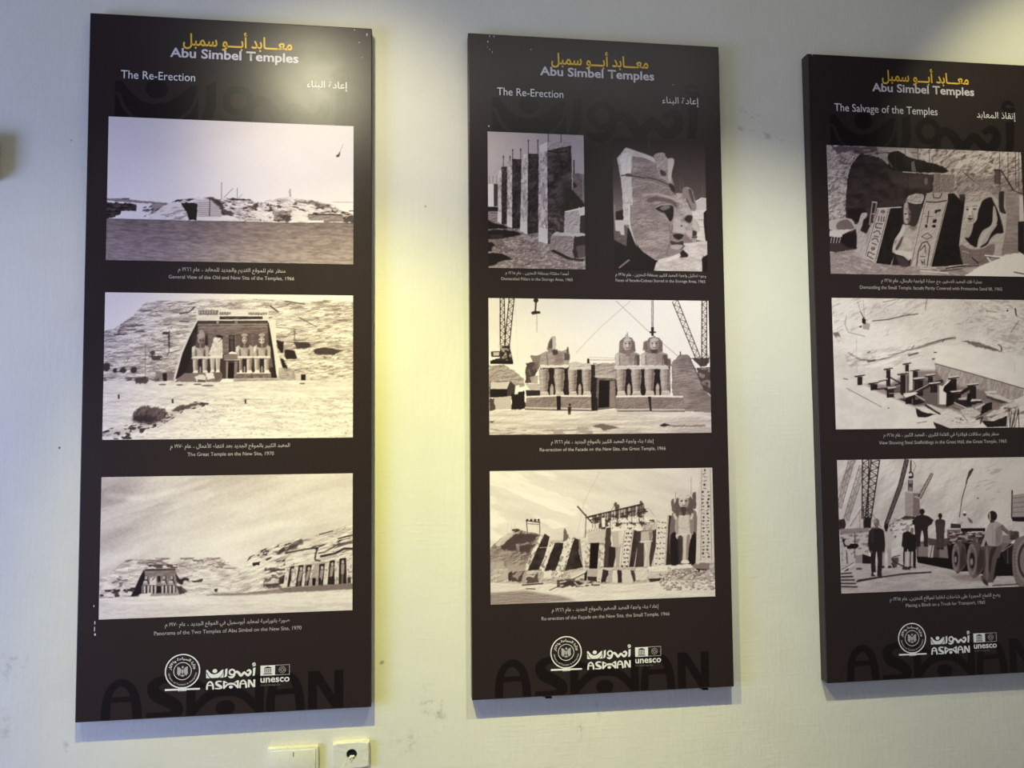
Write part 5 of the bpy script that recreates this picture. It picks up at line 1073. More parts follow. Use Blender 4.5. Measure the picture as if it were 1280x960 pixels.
    person(c, 279, 428, 822, 100, 38, 90, 110, 40, .16, [[(-.42, .24), (-.5, .45), (-.36, .58)], [(.42, .24), (.5, .45), (.44, .58)]]); c.ell(264, 446, 17, 14, 150, .8); c.poly([(240, 490), (262, 480), (258, 600), (240, 590)], 66, .6, 5); c.poly([(262, 795), (282, 795), (276, 822), (256, 806)], 196, .9, 1)
    c.poly([(536, 440), (566, 435), (566, 600), (560, 690), (545, 600)], 30, .95, 1)
    # truck bed, wheels
    c.poly([(548, 590), (660, 580), (1000, 575), (1000, 700), (552, 690)], 96, .95); c.poly([(552, 688), (830, 700), (1000, 790), (860, 790), (560, 730)], 16, 1, 1); c.poly([(566, 602), (660, 600), (650, 690), (566, 686)], 128, .9)
    c.view(1160, 570, 5.483)
    c.poly([(0, 560), (60, 570), (150, 560), (160, 690), (20, 695)], 80, .95); c.poly([(0, 612), (40, 612), (36, 696), (0, 694)], 170, .85)
    for i in range(3): c.line([(20 + i * 10, 612), (4 + i * 10, 694)], 4, (215, 60, 205)[i], .9)
    c.poly([(78, 640), (138, 610), (142, 700), (76, 690)], 128, .9, 0, 2); c.poly([(130, 600), (180, 600), (176, 770), (150, 760), (0, 740), (0, 700), (140, 704)], 18, 1)
    person(c, 84, 392, 640, 70, 66, 60, 36, 70, .14); c.poly([(54, 470), (112, 470), (108, 570), (60, 570)], 70); c.poly([(0, 410), (40, 440), (26, 460), (0, 470)], 40); person(c, -40, 362, 620, 92, 42, 50, 36, 46, .24, [[(.42, .24), (.72, .36), (.4, .44)], [(-.42, .24), (-.7, .36), (-.4, .44)]])
    # man in white on the truck
    c.blob([(200, 495), (205, 430), (235, 408), (262, 405), (300, 440), (302, 495)], 186, 1, 1); c.blob([(270, 420), (300, 440), (304, 460), (285, 455)], 80, .8, 2); c.ell(251, 396, 12, 16, 66); c.poly([(238, 385), (250, 376), (264, 384), (264, 394), (240, 394)], 226); c.line([(215, 420), (232, 300), (262, 190)], 6, 60, .9); c.line([(262, 190), (270, 150)], 10, 80); c.poly([(264, 160), (280, 105), (305, 84), (312, 95), (295, 125), (275, 160)], 72, 1, 1)
    c.line([(225, 340), (219, 400)], 5, 130, .9); c.line([(240, 455), (205, 465)], 8, 150)
    c.poly([(155, 462), (225, 468), (225, 495), (155, 495)], 62); c.poly([(130, 505), (222, 502), (222, 530), (132, 534)], 110); c.poly([(225, 495), (392, 494), (392, 516), (225, 516)], 20); c.poly([(130, 535), (400, 520), (395, 590), (140, 610)], 78, .95); c.blots([(140, 515), (400, 515), (400, 585), (140, 605)], 176, .8, 24, 11, 0, .42); c.blots([(140, 515), (400, 515), (400, 605), (140, 605)], 24, .8, 20, 11, 0, .3)
    c.poly([(160, 600), (420, 590), (600, 600), (600, 820), (440, 822), (180, 770)], 16, 1, 1)
    for x, y, rx, ry, d in ((190, 696, 26, 98, 55), (300, 712, 34, 112, 70)):
        c.blob([(x - rx * .4, y - ry), (x + d, y - ry + 4), (x + d + 16, y - ry * .5), (x + d + 18, y + ry * .4), (x + d * .6, y + ry * .98), (x, y + ry)], 92, 1, 1); c.poly([(x + d - 10, y - ry + 10), (x + d + 14, y - ry * .5), (x + d + 14, y + ry * .4), (x + d * .5, y + ry * .9), (x + d * .5, y)], 44, .6, 6)
        c.ell(x, y, rx, ry, 126); c.ell(x + 3, y, rx * .72, ry * .7, 104); c.ell(x + 2, y + 4, rx * .52, ry * .5, 30); c.ell(x - 2, y + 12, rx * .3, ry * .22, 150, .9); c.line([(x - rx * .6, y - ry * .7), (x + rx * .5, y - ry * .8)], 4, 60, .6)
    # big wheel, tipper and chassis at the right
    c.poly([(470, 545), (600, 540), (600, 560), (500, 660), (480, 640)], 122, .9, 1); c.poly([(500, 660), (580, 600), (580, 740), (530, 740)], 40, .9, 1); c.line([(505, 655), (600, 590)], 6, 170, .8); c.line([(545, 640), (545, 735)], 4, 150, .7); c.poly([(560, 510), (620, 520), (620, 580), (560, 570)], 60, .9, 2, 4)
    c.blob([(580, 800), (576, 680), (590, 590), (630, 555), (760, 545), (780, 900), (640, 900), (600, 860)], 118, 1, 1); c.ell(690, 716, 92, 160, 134); c.ell(694, 716, 82, 136, 60); c.ell(700, 716, 72, 120, 124); c.ell(704, 712, 46, 70, 52); c.ell(700, 716, 30, 40, 150, .8)
    for i in range(10): c.line([(582 + i * 2, 640 + i * 26), (602 + i, 636 + i * 26)], 4, 60, .6)
    c.poly([(572, 270), (780, 240), (780, 415), (572, 420)], 152); c.poly([(568, 420), (780, 412), (780, 455), (580, 448)], 30)
    for i in range(4): c.line([(582, 290 + i * 32), (780, 270 + i * 36)], 3, 70, .8)
    c.line([(575, 236), (572, 420)], 9, 70); c.poly([(570, 236), (580, 236), (580, 262), (570, 262)], 40)
    # man leaning on the chassis
    c.blob([(392, 610), (495, 606), (498, 660), (470, 760), (440, 880), (405, 880), (372, 830), (395, 740), (388, 660)], 92, 1, 1); c.blob([(430, 640), (470, 620), (440, 700), (425, 800), (412, 760)], 46, .8, 4); c.blob([(396, 630), (410, 640), (415, 800), (400, 860), (392, 760)], 130, .6, 5); c.poly([(474, 700), (500, 690), (480, 800), (446, 860), (460, 760)], 18, .9, 3)
    c.blob([(410, 475), (440, 450), (480, 452), (508, 475), (512, 530), (495, 610), (410, 612), (402, 560), (380, 630), (362, 620), (390, 540)], 158, 1, 1); c.blob([(470, 490), (505, 490), (498, 600), (460, 605)], 112, .6, 6); c.line([(440, 470), (445, 600)], 4, 110, .6, 2); c.line([(460, 500), (480, 590)], 4, 90, .6, 2)
    c.line([(500, 476), (530, 510), (566, 536)], 24, 112); c.line([(505, 500), (545, 535)], 6, 60, .8); c.ell(575, 532, 14, 9, 90); c.ell(374, 630, 12, 12, 90)
    c.ell(441, 412, 32, 36, 34); c.poly([(416, 388), (426, 384), (430, 440), (418, 440)], 190, .8, 1); c.poly([(426, 440), (452, 440), (456, 456), (424, 458)], 70)
    c.blob([(362, 820), (384, 830), (412, 880), (400, 886), (372, 860)], 60); c.blob([(412, 868), (440, 866), (446, 890), (416, 888)], 186)
    c.line([(440, 886), (620, 876)], 8, 70, .9, 1); c.poly([(150, 820), (300, 810), (400, 830), (360, 860), (200, 850)], 112, .5, 8)
    return c.ink(5)
# ------------------------------------------------------------------ helpers
def lin(c):
    return tuple((x / 255 / 12.92) if x / 255 <= 0.04045 else ((x / 255 + 0.055) / 1.055) ** 2.4 for x in c)


def new_mat(name, color=(0.5, 0.5, 0.5), rough=0.5, spec=0.5):
    m = bpy.data.materials.new(name)
    m.use_nodes = True
    b = m.node_tree.nodes['Principled BSDF']
    b.inputs['Base Color'].default_value = (*color, 1)
    b.inputs['Roughness'].default_value = rough
    b.inputs['Specular IOR Level'].default_value = spec
    return m


def N(m, kind, **kw):
    n = m.node_tree.nodes.new(kind)
    for k, v in kw.items():
        setattr(n, k, v)
    return n


def LK(m, a, b):
    m.node_tree.links.new(a, b)


def obj(name, me, mat=None, parent=None, loc=(0, 0, 0), rot=None):
    o = bpy.data.objects.new(name, me)
    COL.objects.link(o)
    if mat is not None:
        for mm in (mat if isinstance(mat, (list, tuple)) else [mat]):
            me.materials.append(mm)
    if parent is not None:
        o.parent = parent
    o.location = loc
    if rot:
        o.rotation_euler = rot
    return o


def empty(name, loc, roty=0.0):
    o = bpy.data.objects.new(name, None)
    o.empty_display_size = 0.1
    COL.objects.link(o)
    o.location = loc
    o.rotation_euler = (0, roty, 0)
    return o


def tag(o, label=None, cat=None, group=None, kind=None):
    if label: o['label'] = label
    if cat: o['category'] = cat
    if group: o['group'] = group
    if kind: o['kind'] = kind
    return o


def bm_mesh(name, bm, smooth=False):
    me = bpy.data.meshes.new(name)
    bm.normal_update()
    bm.to_mesh(me)
    bm.free()
    if smooth:
        for p in me.polygons:
            p.use_smooth = True
    return me


def box_bm(x0, x1, y0, y1, z0, z1, bevel=0.0, seg=2, bm=None):
    bm = bm or bmesh.new()
    vs = [bm.verts.new((x, y, z)) for x in (x0, x1) for y in (y0, y1) for z in (z0, z1)]
    f = [(0, 1, 3, 2), (4, 6, 7, 5), (0, 4, 5, 1), (2, 3, 7, 6), (0, 2, 6, 4), (1, 5, 7, 3)]
    fs = [bm.faces.new([vs[i] for i in q]) for q in f]
    if bevel:
        es = list({e for q in fs for e in q.edges})
        bmesh.ops.bevel(bm, geom=es, offset=bevel, segments=seg, affect='EDGES', profile=0.5)
    return bm


def layers(n, faces):
    """number the separate pieces of a flat mesh"""
    par = list(range(n))

    def top(i):
        while par[i] != i:
            par[i] = par[par[i]]
            i = par[i]
        return i
    for q in faces:
        for i in q[1:]:
            par[top(i)] = top(q[0])
    num = {}
    return [num.setdefault(top(i), len(num)) for i in range(n)]


class Flat:
    """Flat printed shapes on a panel face, in millimetres, joined into one mesh."""
    def __init__(self):
        self.v, self.f, self.k = [], [], 0

    def poly(self, pts):
        b = len(self.v)
        vv = [Vector((x, 0, z)) for x, z in pts]
        self.v += [(x, z) for x, z in pts]
        for t in tessellate_polygon([[Vector((x, z, 0)) for x, z in pts]]):
            self.f.append(tuple(b + i for i in t))
        return self

    def holed(self, outer, inner):
        b = len(self.v)
        self.v += list(outer) + list(inner)
        for t in tessellate_polygon([[Vector((x, z, 0)) for x, z in outer], [Vector((x, z, 0)) for x, z in inner]]):
            self.f.append(tuple(b + i for i in t))
        return self

    def ring(self, cx, cz, r0, r1, n=48, sx=1.0):
        b = len(self.v)
        for i in range(n):
            a = 2 * math.pi * i / n
            self.v.append((cx + sx * r0 * math.cos(a), cz + r0 * math.sin(a)))
            self.v.append((cx + sx * r1 * math.cos(a), cz + r1 * math.sin(a)))
        for i in range(n):
            j = (i + 1) % n
            self.f.append((b + 2 * i, b + 2 * i + 1, b + 2 * j + 1, b + 2 * j))
        return self

    def disc(self, cx, cz, rx, rz, n=32):
        return self.poly([(cx + rx * math.cos(2 * math.pi * i / n), cz + rz * math.sin(2 * math.pi * i / n)) for i in range(n)])

    def stroke(self, pts, w, smooth=True):
        """ribbon of width w (number or one per point) along a smoothed line"""
        ws = list(w) if isinstance(w, (list, tuple)) else [w] * len(pts)
        if smooth and len(pts) > 2:
            P, Wd = [], []
            ext = [pts[0]] + list(pts) + [pts[-1]]
            for i in range(len(pts) - 1):
                p0, p1, p2, p3 = ext[i:i + 4]
                for k in range(6):
                    t = k / 6
                    P.append(tuple(0.5 * (2 * p1[d] + (p2[d] - p0[d]) * t + (2 * p0[d] - 5 * p1[d] + 4 * p2[d] - p3[d]) * t * t
                                          + (3 * p1[d] - p0[d] - 3 * p2[d] + p3[d]) * t ** 3) for d in (0, 1)))
                    Wd.append(ws[i] * (1 - t) + ws[i + 1] * t)
            P.append(tuple(pts[-1])); Wd.append(ws[-1])
        else:
            P, Wd = list(pts), ws
        for i in range(len(P) - 1):      # short pieces joined by round ones
            (xa, za), (xb, zb) = P[i], P[i + 1]
            dx, dz = xb - xa, zb - za
            l = math.hypot(dx, dz) or 1
            nx, nz = -dz / l / 2, dx / l / 2
            b = len(self.v)
            self.v += [(xa + nx * Wd[i], za + nz * Wd[i]), (xa - nx * Wd[i], za - nz * Wd[i]),
                       (xb - nx * Wd[i + 1], zb - nz * Wd[i + 1]), (xb + nx * Wd[i + 1], zb + nz * Wd[i + 1])]
            self.f.append((b, b + 1, b + 2, b + 3))
            if 0 < i:
                self.disc(xa, za, Wd[i] / 2, Wd[i] / 2, 16)
        return self

    def moved(self, fn):
        g = Flat()
        g.v = [fn(x, z) for x, z in self.v]
        g.f = list(self.f)
        return g

    def build(self, name, mat, parent, lift):
        me = bpy.data.meshes.new(name)
        fs = []
        for f in self.f:      # all faces look into the room
            a = 0.0
            for i in range(len(f)):
                p, q = self.v[f[i]], self.v[f[(i + 1) % len(f)]]
                a += p[0] * q[1] - q[0] * p[1]
            fs.append(f if a > 0 else tuple(reversed(f)))
        lay = layers(len(self.v), fs)      # overlapping pieces lie a hair apart
        me.from_pydata([(x / 1000, -lift - 6e-6 * (l % 24), max(z, -871.5) / 1000) for (x, z), l in zip(self.v, lay)], [], fs)
        me.update()
        return obj(name, me, mat, parent)


# ---- Arabic: contextual letter forms, laid out right to left
FORMS = {}
for c in range(0xFE70, 0xFEFD):
    d = unicodedata.decomposition(chr(c)).split()
    if d and d[0] in ('<isolated>', '<final>', '<initial>', '<medial>'):
        FORMS.setdefault(''.join(chr(int(x, 16)) for x in d[1:]), {})[d[0][1:-1]] = chr(c)


def arabic(s):
    units, i = [], 0
    while i < len(s):
        n = 2 if (s[i] == '\u0644' and s[i:i + 2] in FORMS) else 1
        units.append(s[i:i + n])
        i += n
    fwdj = lambda u: u == '\u0640' or (u in FORMS and 'initial' in FORMS[u])
    backj = lambda u: u == '\u0640' or (u in FORMS and 'final' in FORMS[u])
    out = []
    for k, u in enumerate(units):
        p = k > 0 and fwdj(units[k - 1]) and backj(u)
        n = k + 1 < len(units) and fwdj(u) and backj(units[k + 1])
        out.append(FORMS[u].get('medial' if p and n else 'final' if p else 'initial' if n else 'isolated', u) if u in FORMS else u)
    return re.sub('[\u0660-\u0669]+', lambda m: m.group()[::-1], ''.join(reversed(out)))


def text_mesh(name, s, bold=0.0):
    cu = bpy.data.curves.new(name, 'FONT')
    cu.body = s
    cu.offset = bold
    cu.resolution_u = 3
    t = bpy.data.objects.new(name, cu)
    COL.objects.link(t)
    bpy.context.view_layer.update()
    me = bpy.data.meshes.new_from_object(t.evaluated_get(bpy.context.evaluated_depsgraph_get()))
    bpy.data.objects.remove(t)
    bpy.data.curves.remove(cu)
    lay = layers(len(me.vertices), [tuple(p.vertices) for p in me.polygons])
    for v, l in zip(me.vertices, lay):      # each letter a hair apart from the next
        v.co.z = -6e-6 * (l % 12)
    me.name = name
    return me


def text(name, s, mat, parent, x0, x1, z, lift, bold=0.0, tall=1.0):
    """one line of lettering from x0 to x1 (mm) on baseline z of a panel face"""
    me = text_mesh(name, s, bold)
    n = len(me.vertices)
    co = np.empty(n * 3, dtype=np.float32)
    me.vertices.foreach_get('co', co)
    co = co.reshape(-1, 3)
    mn, mx = co[:, 0].min(), co[:, 0].max()
    k = (x1 - x0) / (mx - mn) / 1000
    new = np.zeros_like(co)
    new[:, 0] = x0 / 1000 + (co[:, 0] - mn) * k
    new[:, 1] = -lift + co[:, 2]
    new[:, 2] = z / 1000 + co[:, 1] * k * tall
    me.vertices.foreach_set('co', new.ravel())
    me.update()
    return obj(name, me, mat, parent)


# ------------------------------------------------------------------ materials
def wall_material():
    m = new_mat('painted_plaster', lin((226, 222, 208)), 0.75, 0.25)
    b = m.node_tree.nodes['Principled BSDF']
    tc = N(m, 'ShaderNodeTexCoord')
    # brushed, slightly lumpy paint
    n1 = N(m, 'ShaderNodeTexNoise'); n1.inputs['Scale'].default_value = 9; n1.inputs['Detail'].default_value = 8
    mp = N(m, 'ShaderNodeMapping'); mp.inputs['Scale'].default_value = (55, 1, 9)
    n2 = N(m, 'ShaderNodeTexNoise'); n2.inputs['Scale'].default_value = 1.6; n2.inputs['Detail'].default_value = 7; n2.inputs['Roughness'].default_value = 0.65
    LK(m, tc.outputs['Object'], n1.inputs['Vector'])
    LK(m, tc.outputs['Object'], mp.inputs['Vector']); LK(m, mp.outputs[0], n2.inputs['Vector'])
    mp3 = N(m, 'ShaderNodeMapping'); mp3.inputs['Scale'].default_value = (14, 1, 160)
    n3 = N(m, 'ShaderNodeTexNoise'); n3.inputs['Scale'].default_value = 1.0; n3.inputs['Detail'].default_value = 4
    LK(m, tc.outputs['Object'], mp3.inputs['Vector']); LK(m, mp3.outputs[0], n3.inputs['Vector'])
    add = N(m, 'ShaderNodeMath', operation='ADD'); LK(m, n2.outputs[0], add.inputs[0]); LK(m, n1.outputs[0], add.inputs[1])
    add2 = N(m, 'ShaderNodeMath', operation='MULTIPLY_ADD'); add2.inputs[1].default_value = 0.45
    LK(m, n3.outputs[0], add2.inputs[0]); LK(m, add.outputs[0], add2.inputs[2])
    bp = N(m, 'ShaderNodeBump'); bp.inputs['Strength'].default_value = 0.5; bp.inputs['Distance'].default_value = 0.0026
    LK(m, add2.outputs[0], bp.inputs['Height']); LK(m, bp.outputs[0], b.inputs['Normal'])
    # scuffs and smears on the paint
    base = N(m, 'ShaderNodeMixRGB'); base.inputs[1].default_value = (*lin((228, 224, 209)), 1); base.inputs[2].default_value = (*lin((218, 213, 196)), 1)
    LK(m, n1.outputs[0], base.inputs[0])
    prev = base.outputs[0]
    sn = N(m, 'ShaderNodeTexNoise'); sn.inputs['Scale'].default_value = 38; sn.inputs['Detail'].default_value = 6; sn.inputs['Roughness'].default_value = 0.7
    LK(m, tc.outputs['Object'], sn.inputs['Vector'])
    rp = N(m, 'ShaderNodeMapRange'); rp.inputs[1].default_value = 0.50; rp.inputs[2].default_value = 0.68
    LK(m, sn.outputs[0], rp.inputs[0])
    sep = N(m, 'ShaderNodeSeparateXYZ'); LK(m, tc.outputs['Object'], sep.inputs[0])
    for (x, z, rx, rz, rot, amt, dark) in SMEARS:
        def mth(op, a, bb):
            q = N(m, 'ShaderNodeMath', operation=op)
            for i, val in enumerate((a, bb)):
                if isinstance(val, (int, float)): q.inputs[i].default_value = val
                else: LK(m, val, q.inputs[i])
            return q.outputs[0]
        dx = mth('SUBTRACT', sep.outputs[0], x); dz = mth('SUBTRACT', sep.outputs[2], z)
        c, s = math.cos(rot), math.sin(rot)
        u = mth('DIVIDE', mth('ADD', mth('MULTIPLY', dx, c), mth('MULTIPLY', dz, s)), rx)
        w = mth('DIVIDE', mth('ADD', mth('MULTIPLY', dx, -s), mth('MULTIPLY', dz, c)), rz)
        r2 = mth('ADD', mth('MULTIPLY', u, u), mth('MULTIPLY', w, w))
        fall = N(m, 'ShaderNodeMapRange'); fall.inputs[1].default_value = 1.0; fall.inputs[2].default_value = 0.0
        LK(m, r2, fall.inputs[0])
        k = mth('MULTIPLY', fall.outputs[0], amt)
        if dark < 1: k = mth('MULTIPLY', k, rp.outputs[0])
        mx = N(m, 'ShaderNodeMixRGB'); mx.inputs[2].default_value = (*lin((128, 120, 106)), 1) if dark < 1 else (*lin((70, 60, 55)), 1)
        LK(m, k, mx.inputs[0]); LK(m, prev, mx.inputs[1])
        prev = mx.outputs[0]
    LK(m, prev, b.inputs['Base Color'])
    return m


# x, z (wall metres), half sizes, tilt, strength, 1 = solid spot
SMEARS = [
    (0.935, 0.4 + 0.445, 0.035, 0.075, 0.35, 0.75, 0), (0.88, 0.4 + 0.36, 0.05, 0.04, 0.2, 0.6, 0),
    (-0.075, 0.4 + 0.605, 0.045, 0.05, 0.1, 0.6, 0), (-0.09, 0.4 + 0.46, 0.03, 0.05, 0.3, 0.5, 0),
    (0.018, 0.4 + 1.125, 0.0035, 0.004, 0, 0.95, 1), (0.805, 0.4 + 0.567, 0.008, 0.006, 0.5, 0.6, 1),
    (0.052, 0.4 + 0.40, 0.012, 0.02, 0.4, 0.6, 0), (1.32, 0.4 + 0.37, 0.014, 0.03, 0, 0.6, 0),
    (1.37, 0.4 + 0.42, 0.006, 0.035, 0.1, 0.7, 0), (0.92, 0.4 + 1.755, 0.004, 0.004, 0, 0.5, 1),
    (1.84, 0.4 + 2.04, 0.05, 0.02, -0.5, 0.8, 0), (1.86, 0.4 + 1.99, 0.09, 0.012, -0.25, 0.6, 0),
    (0.03, 0.4 + 1.90, 0.003, 0.003, 0, 0.6, 1),
]


def print_material(name, color, rough=0.29):
    """dark satin printed vinyl with handling marks in its gloss"""
    m = new_mat(name, color, rough, 0.27)
    b = m.node_tree.nodes['Principled BSDF']
    tc = N(m, 'ShaderNodeTexCoord')
    mp = N(m, 'ShaderNodeMapping'); mp.inputs['Scale'].default_value = (10, 1, 16)
    n = N(m, 'ShaderNodeTexNoise'); n.inputs['Scale'].default_value = 1.0; n.inputs['Detail'].default_value = 8; n.inputs['Roughness'].default_value = 0.6
    LK(m, tc.outputs['Object'], mp.inputs['Vector']); LK(m, mp.outputs[0], n.inputs['Vector'])
    r = N(m, 'ShaderNodeMapRange'); r.inputs[1].default_value = 0.15; r.inputs[2].default_value = 0.85
    r.inputs[3].default_value = rough - 0.025; r.inputs[4].default_value = rough + 0.03
    LK(m, n.outputs[0], r.inputs[0]); LK(m, r.outputs[0], b.inputs['Roughness'])
    n2 = N(m, 'ShaderNodeTexNoise'); n2.inputs['Scale'].default_value = 260; n2.inputs['Detail'].default_value = 2
    LK(m, tc.outputs['Object'], n2.inputs['Vector'])
    bp = N(m, 'ShaderNodeBump'); bp.inputs['Strength'].default_value = 0.10; bp.inputs['Distance'].default_value = 0.0006
    LK(m, n2.outputs[0], bp.inputs['Height']); LK(m, bp.outputs[0], b.inputs['Normal'])
    return m


def photo_material():
    """black-and-white photographs printed in warm ink on the same satin vinyl"""
    m = new_mat('printed_photograph', (0.5, 0.5, 0.5), 0.40, 0.22)
    b = m.node_tree.nodes['Principled BSDF']
    at = N(m, 'ShaderNodeAttribute', attribute_name='ink')
    LK(m, at.outputs['Color'], b.inputs['Base Color'])
    return m


MAT_WALL = wall_material()
MAT_FACE = print_material('dark_brown_vinyl', (0.0265, 0.0170, 0.0168))
MAT_MARK = print_material('darker_brown_ink', (0.0100, 0.0064, 0.0065))
MAT_WHITE = new_mat('white_ink', lin((232, 228, 226)), 0.4, 0.4)
MAT_GREY = new_mat('silver_ink', lin((212, 204, 208)), 0.4, 0.4)
MAT_CAP = new_mat('caption_ink', lin((176, 168, 168)), 0.4, 0.4)
MAT_FINE = new_mat('fine_print_ink', lin((120, 114, 114)), 0.4, 0.4)
MAT_GOLD = new_mat('gold_ink', lin((240, 192, 56)), 0.4, 0.4)
MAT_PHOTO = photo_material()
MAT_FLECK = new_mat('bare_fleck', lin((205, 200, 192)), 0.6, 0.3)
MAT_CLIP = new_mat('black_clip', lin((24, 24, 27)), 0.5, 0.4)

# ------------------------------------------------------------------ the setting
def structure(name, me, mat):
    return tag(obj(name, me, mat), kind='structure')


structure('wall_back', bm_mesh('wall_back', box_bm(-1.9, 4.2, 0, 0.12, 0, 3.35)), MAT_WALL)
MAT_FLOOR = new_mat('floor_tiles', lin((150, 142, 130)), 0.5, 0.4)
structure('floor', bm_mesh('floor', box_bm(-1.9, 4.2, -4.5, 0, -0.1, 0)), MAT_FLOOR)
MAT_CEIL = new_mat('ceiling_paint', lin((120, 118, 114)), 0.8, 0.2)
structure('ceiling', bm_mesh('ceiling', box_bm(-1.9, 4.2, -4.5, 0, 3.35, 3.45)), MAT_CEIL)

# ------------------------------------------------------------------ printed lettering shared by the panels
def noon_marks():
    f = Flat()
    arc = lambda cx, cz, rx, rz, a0, a1, n=20: [(cx + rx * math.cos(math.radians(a0 + (a1 - a0) * i / n)), cz + rz * math.sin(math.radians(a0 + (a1 - a0) * i / n))) for i in range(n + 1)]
    # the bowl between two curves, and the two corner pieces outside its lower edge
    top = [(-270, 702), (-256, 683), (-241, 667), (-222, 653), (-193, 646), (-163, 652), (-138, 668), (-118, 686), (-103, 698)]
    f.poly([(-287, 702)] + top + [(-86, 699), (-92, 676), (-98, 652), (-112, 631), (-130, 615), (-148, 604), (-225, 604), (-245, 618), (-262, 640), (-272, 668), (-280, 676), (-287, 672)])
    f.poly([(-287, 668), (-280, 664), (-272, 640), (-258, 619), (-238, 604), (-287, 604)])
    f.poly([(-86, 680), (-90, 655), (-104, 628), (-130, 604), (-86, 604)])
    f.disc(-187, 686, 27, 24)
    f.poly([(-68, 699), (-42, 713), (-42, 647), (-48, 622), (-60, 608), (-79, 608), (-71, 631), (-67, 661)])
    # waw
    f.ring(13, 664, 21, 40, 40)
    f.poly([(-34, 620), (-14, 614), (16, 619), (34, 630), (46, 645), (53, 668), (57, 661), (49, 621), (36, 602), (11, 590), (-14, 594), (-27, 605)])
    # seen: a heavy wave that ends in a loop
    f.stroke([(42, 652), (68, 667), (92, 650), (116, 620), (136, 634), (156, 653), (178, 634), (200, 619), (223, 638), (229, 662), (211, 678), (188, 668)], [24, 26, 30, 32, 28, 26, 26, 30, 30, 26, 24, 14])
    f.poly([(258, 700), (287, 708), (283, 640), (276, 609), (252, 609), (258, 640)])
    f.stroke([(286, 752), (272, 760), (256, 754), (255, 742), (268, 738), (289, 742)], [10, 12, 12, 12, 10, 8])
    f.stroke([(256, 722), (272, 728), (290, 736)], [8, 10, 8])
    return f


def aswan_marks():
    f = Flat()
    B = -871
    for dx in (0, 385):
        f.stroke([(-281 + dx, B), (-279 + dx, -830), (-269 + dx, -800), (-246 + dx, -785), (-223 + dx, -800), (-212 + dx, -832), (-208 + dx, B)], [22, 20, 18, 18, 20, 22, 22])
        f.stroke([(-277 + dx, -826), (-212 + dx, -825)], 13)
    f.stroke([(-112, -786), (-150, -783), (-172, -797), (-166, -818), (-140, -833), (-118, -848), (-116, -862), (-140, -868), (-187, -866)], [14, 18, 26, 30, 30, 28, 22, 16, 12])
    for x in (-84, 78):
        f.poly([(x - 11, -781), (x + 11, -781), (x + 11, B), (x - 11, B)])
    f.stroke([(-84, B), (-64, -845), (-38, -824), (-3, -817), (32, -824), (58, -845), (78, B)], [16, 20, 22, 24, 22, 20, 16])
    f.stroke([(-84, -790), (-60, -800), (-36, -808)], [22, 14, 2])
    f.stroke([(78, -790), (54, -800), (30, -808)], [22, 14, 2])
    f.disc(-3, -857, 23, 18)
    for x in (206, 270):
        f.poly([(x - 11, -779), (x + 11, -779), (x + 11, B), (x - 11, B)])
    f.poly([(197, -779), (222, -779), (279, B), (254, B)])
    return f


def curved_text(name, s, mat, parent, cx, cz, rad, a_mid, span, size, lift, inside=False):
    """lettering bent around a circle; inside = read along the lower arc"""
    me = text_mesh(name, s, 0.02)
    n = len(me.vertices)
    co = np.empty(n * 3, dtype=np.float32)
    me.vertices.foreach_get('co', co)
    co = co.reshape(-1, 3)
    mn, mx = co[:, 0].min(), co[:, 0].max()
    t = (co[:, 0] - mn) / (mx - mn) - 0.5
    h = co[:, 1] * size
    if inside:
        a = np.radians(a_mid + t * span); r = rad - h
    else:
        a = np.radians(a_mid - t * span); r = rad + h
    new = np.zeros_like(co)
    new[:, 0] = (cx + r * np.cos(a)) / 1000
    new[:, 1] = -lift + co[:, 2]
    new[:, 2] = (cz + r * np.sin(a)) / 1000
    me.vertices.foreach_set('co', new.ravel())
    me.update()
    return obj(name, me, mat, parent)


L_MARK, L_PHOTO, L_TEXT = 0.0339, 0.0341, 0.0343
T = 0.0338            # panel depth
W2, H2 = 0.350, 0.8747


def ministry_seal(parent, dx, dz):
    cx, cz = -104.5 + dx, -764.5 + dz
    f = Flat()
    f.ring(cx, cz, 38.6, 41.4, 64).ring(cx, cz, 20.0, 21.3, 48)
    f.poly([(-145 + dx, -805.5 + dz), (-63 + dx, -806.5 + dz), (-63 + dx, -810.5 + dz), (-145 + dx, -810 + dz)])
    for k in range(5):
        x = cx - 8 + k * 4
        f.poly([(x - 1.2, -802.5 + dz), (x + 1.2, -802.5 + dz), (x + 1.2, -812.5 + dz), (x - 1.2, -812.5 + dz)])
    s = f.build('ministry_seal', MAT_WHITE, parent, L_TEXT)
    # eagle with raised wings
    e = Flat()
    for sx in (-1, 1):
        e.poly([(cx + sx * a, cz + b) for a, b in ((3.2, 5), (7, 9.5), (12.5, 11), (12, 3), (12.8, -6), (8.5, -11), (5, -8), (3.4, -2))])
    e.poly([(cx - 2.6, cz + 4), (cx + 2.6, cz + 4), (cx + 2.4, cz - 4), (cx, cz - 8), (cx - 2.4, cz - 4)])
    e.disc(cx + 0.5, cz + 9.5, 2.6, 3.0, 14)
    e.poly([(cx - 6, cz - 10), (cx - 2, cz - 13), (cx + 2, cz - 13), (cx + 6, cz - 10), (cx + 1.5, cz - 9), (cx, cz - 7), (cx - 1.5, cz - 9)])
    e.build('eagle_emblem', MAT_CAP, s, L_TEXT)
    curved_text('seal_lettering', arabic('وزارة السياحة والآثار'), MAT_WHITE, s, cx, cz, 27.5, 90, 165, 8.5, L_TEXT)
    curved_text('seal_lettering', 'Ministry of Tourism & Antiquities', MAT_CAP, s, cx, cz, 34.0, 270, 165, 6.0, L_TEXT, inside=True)
    return s


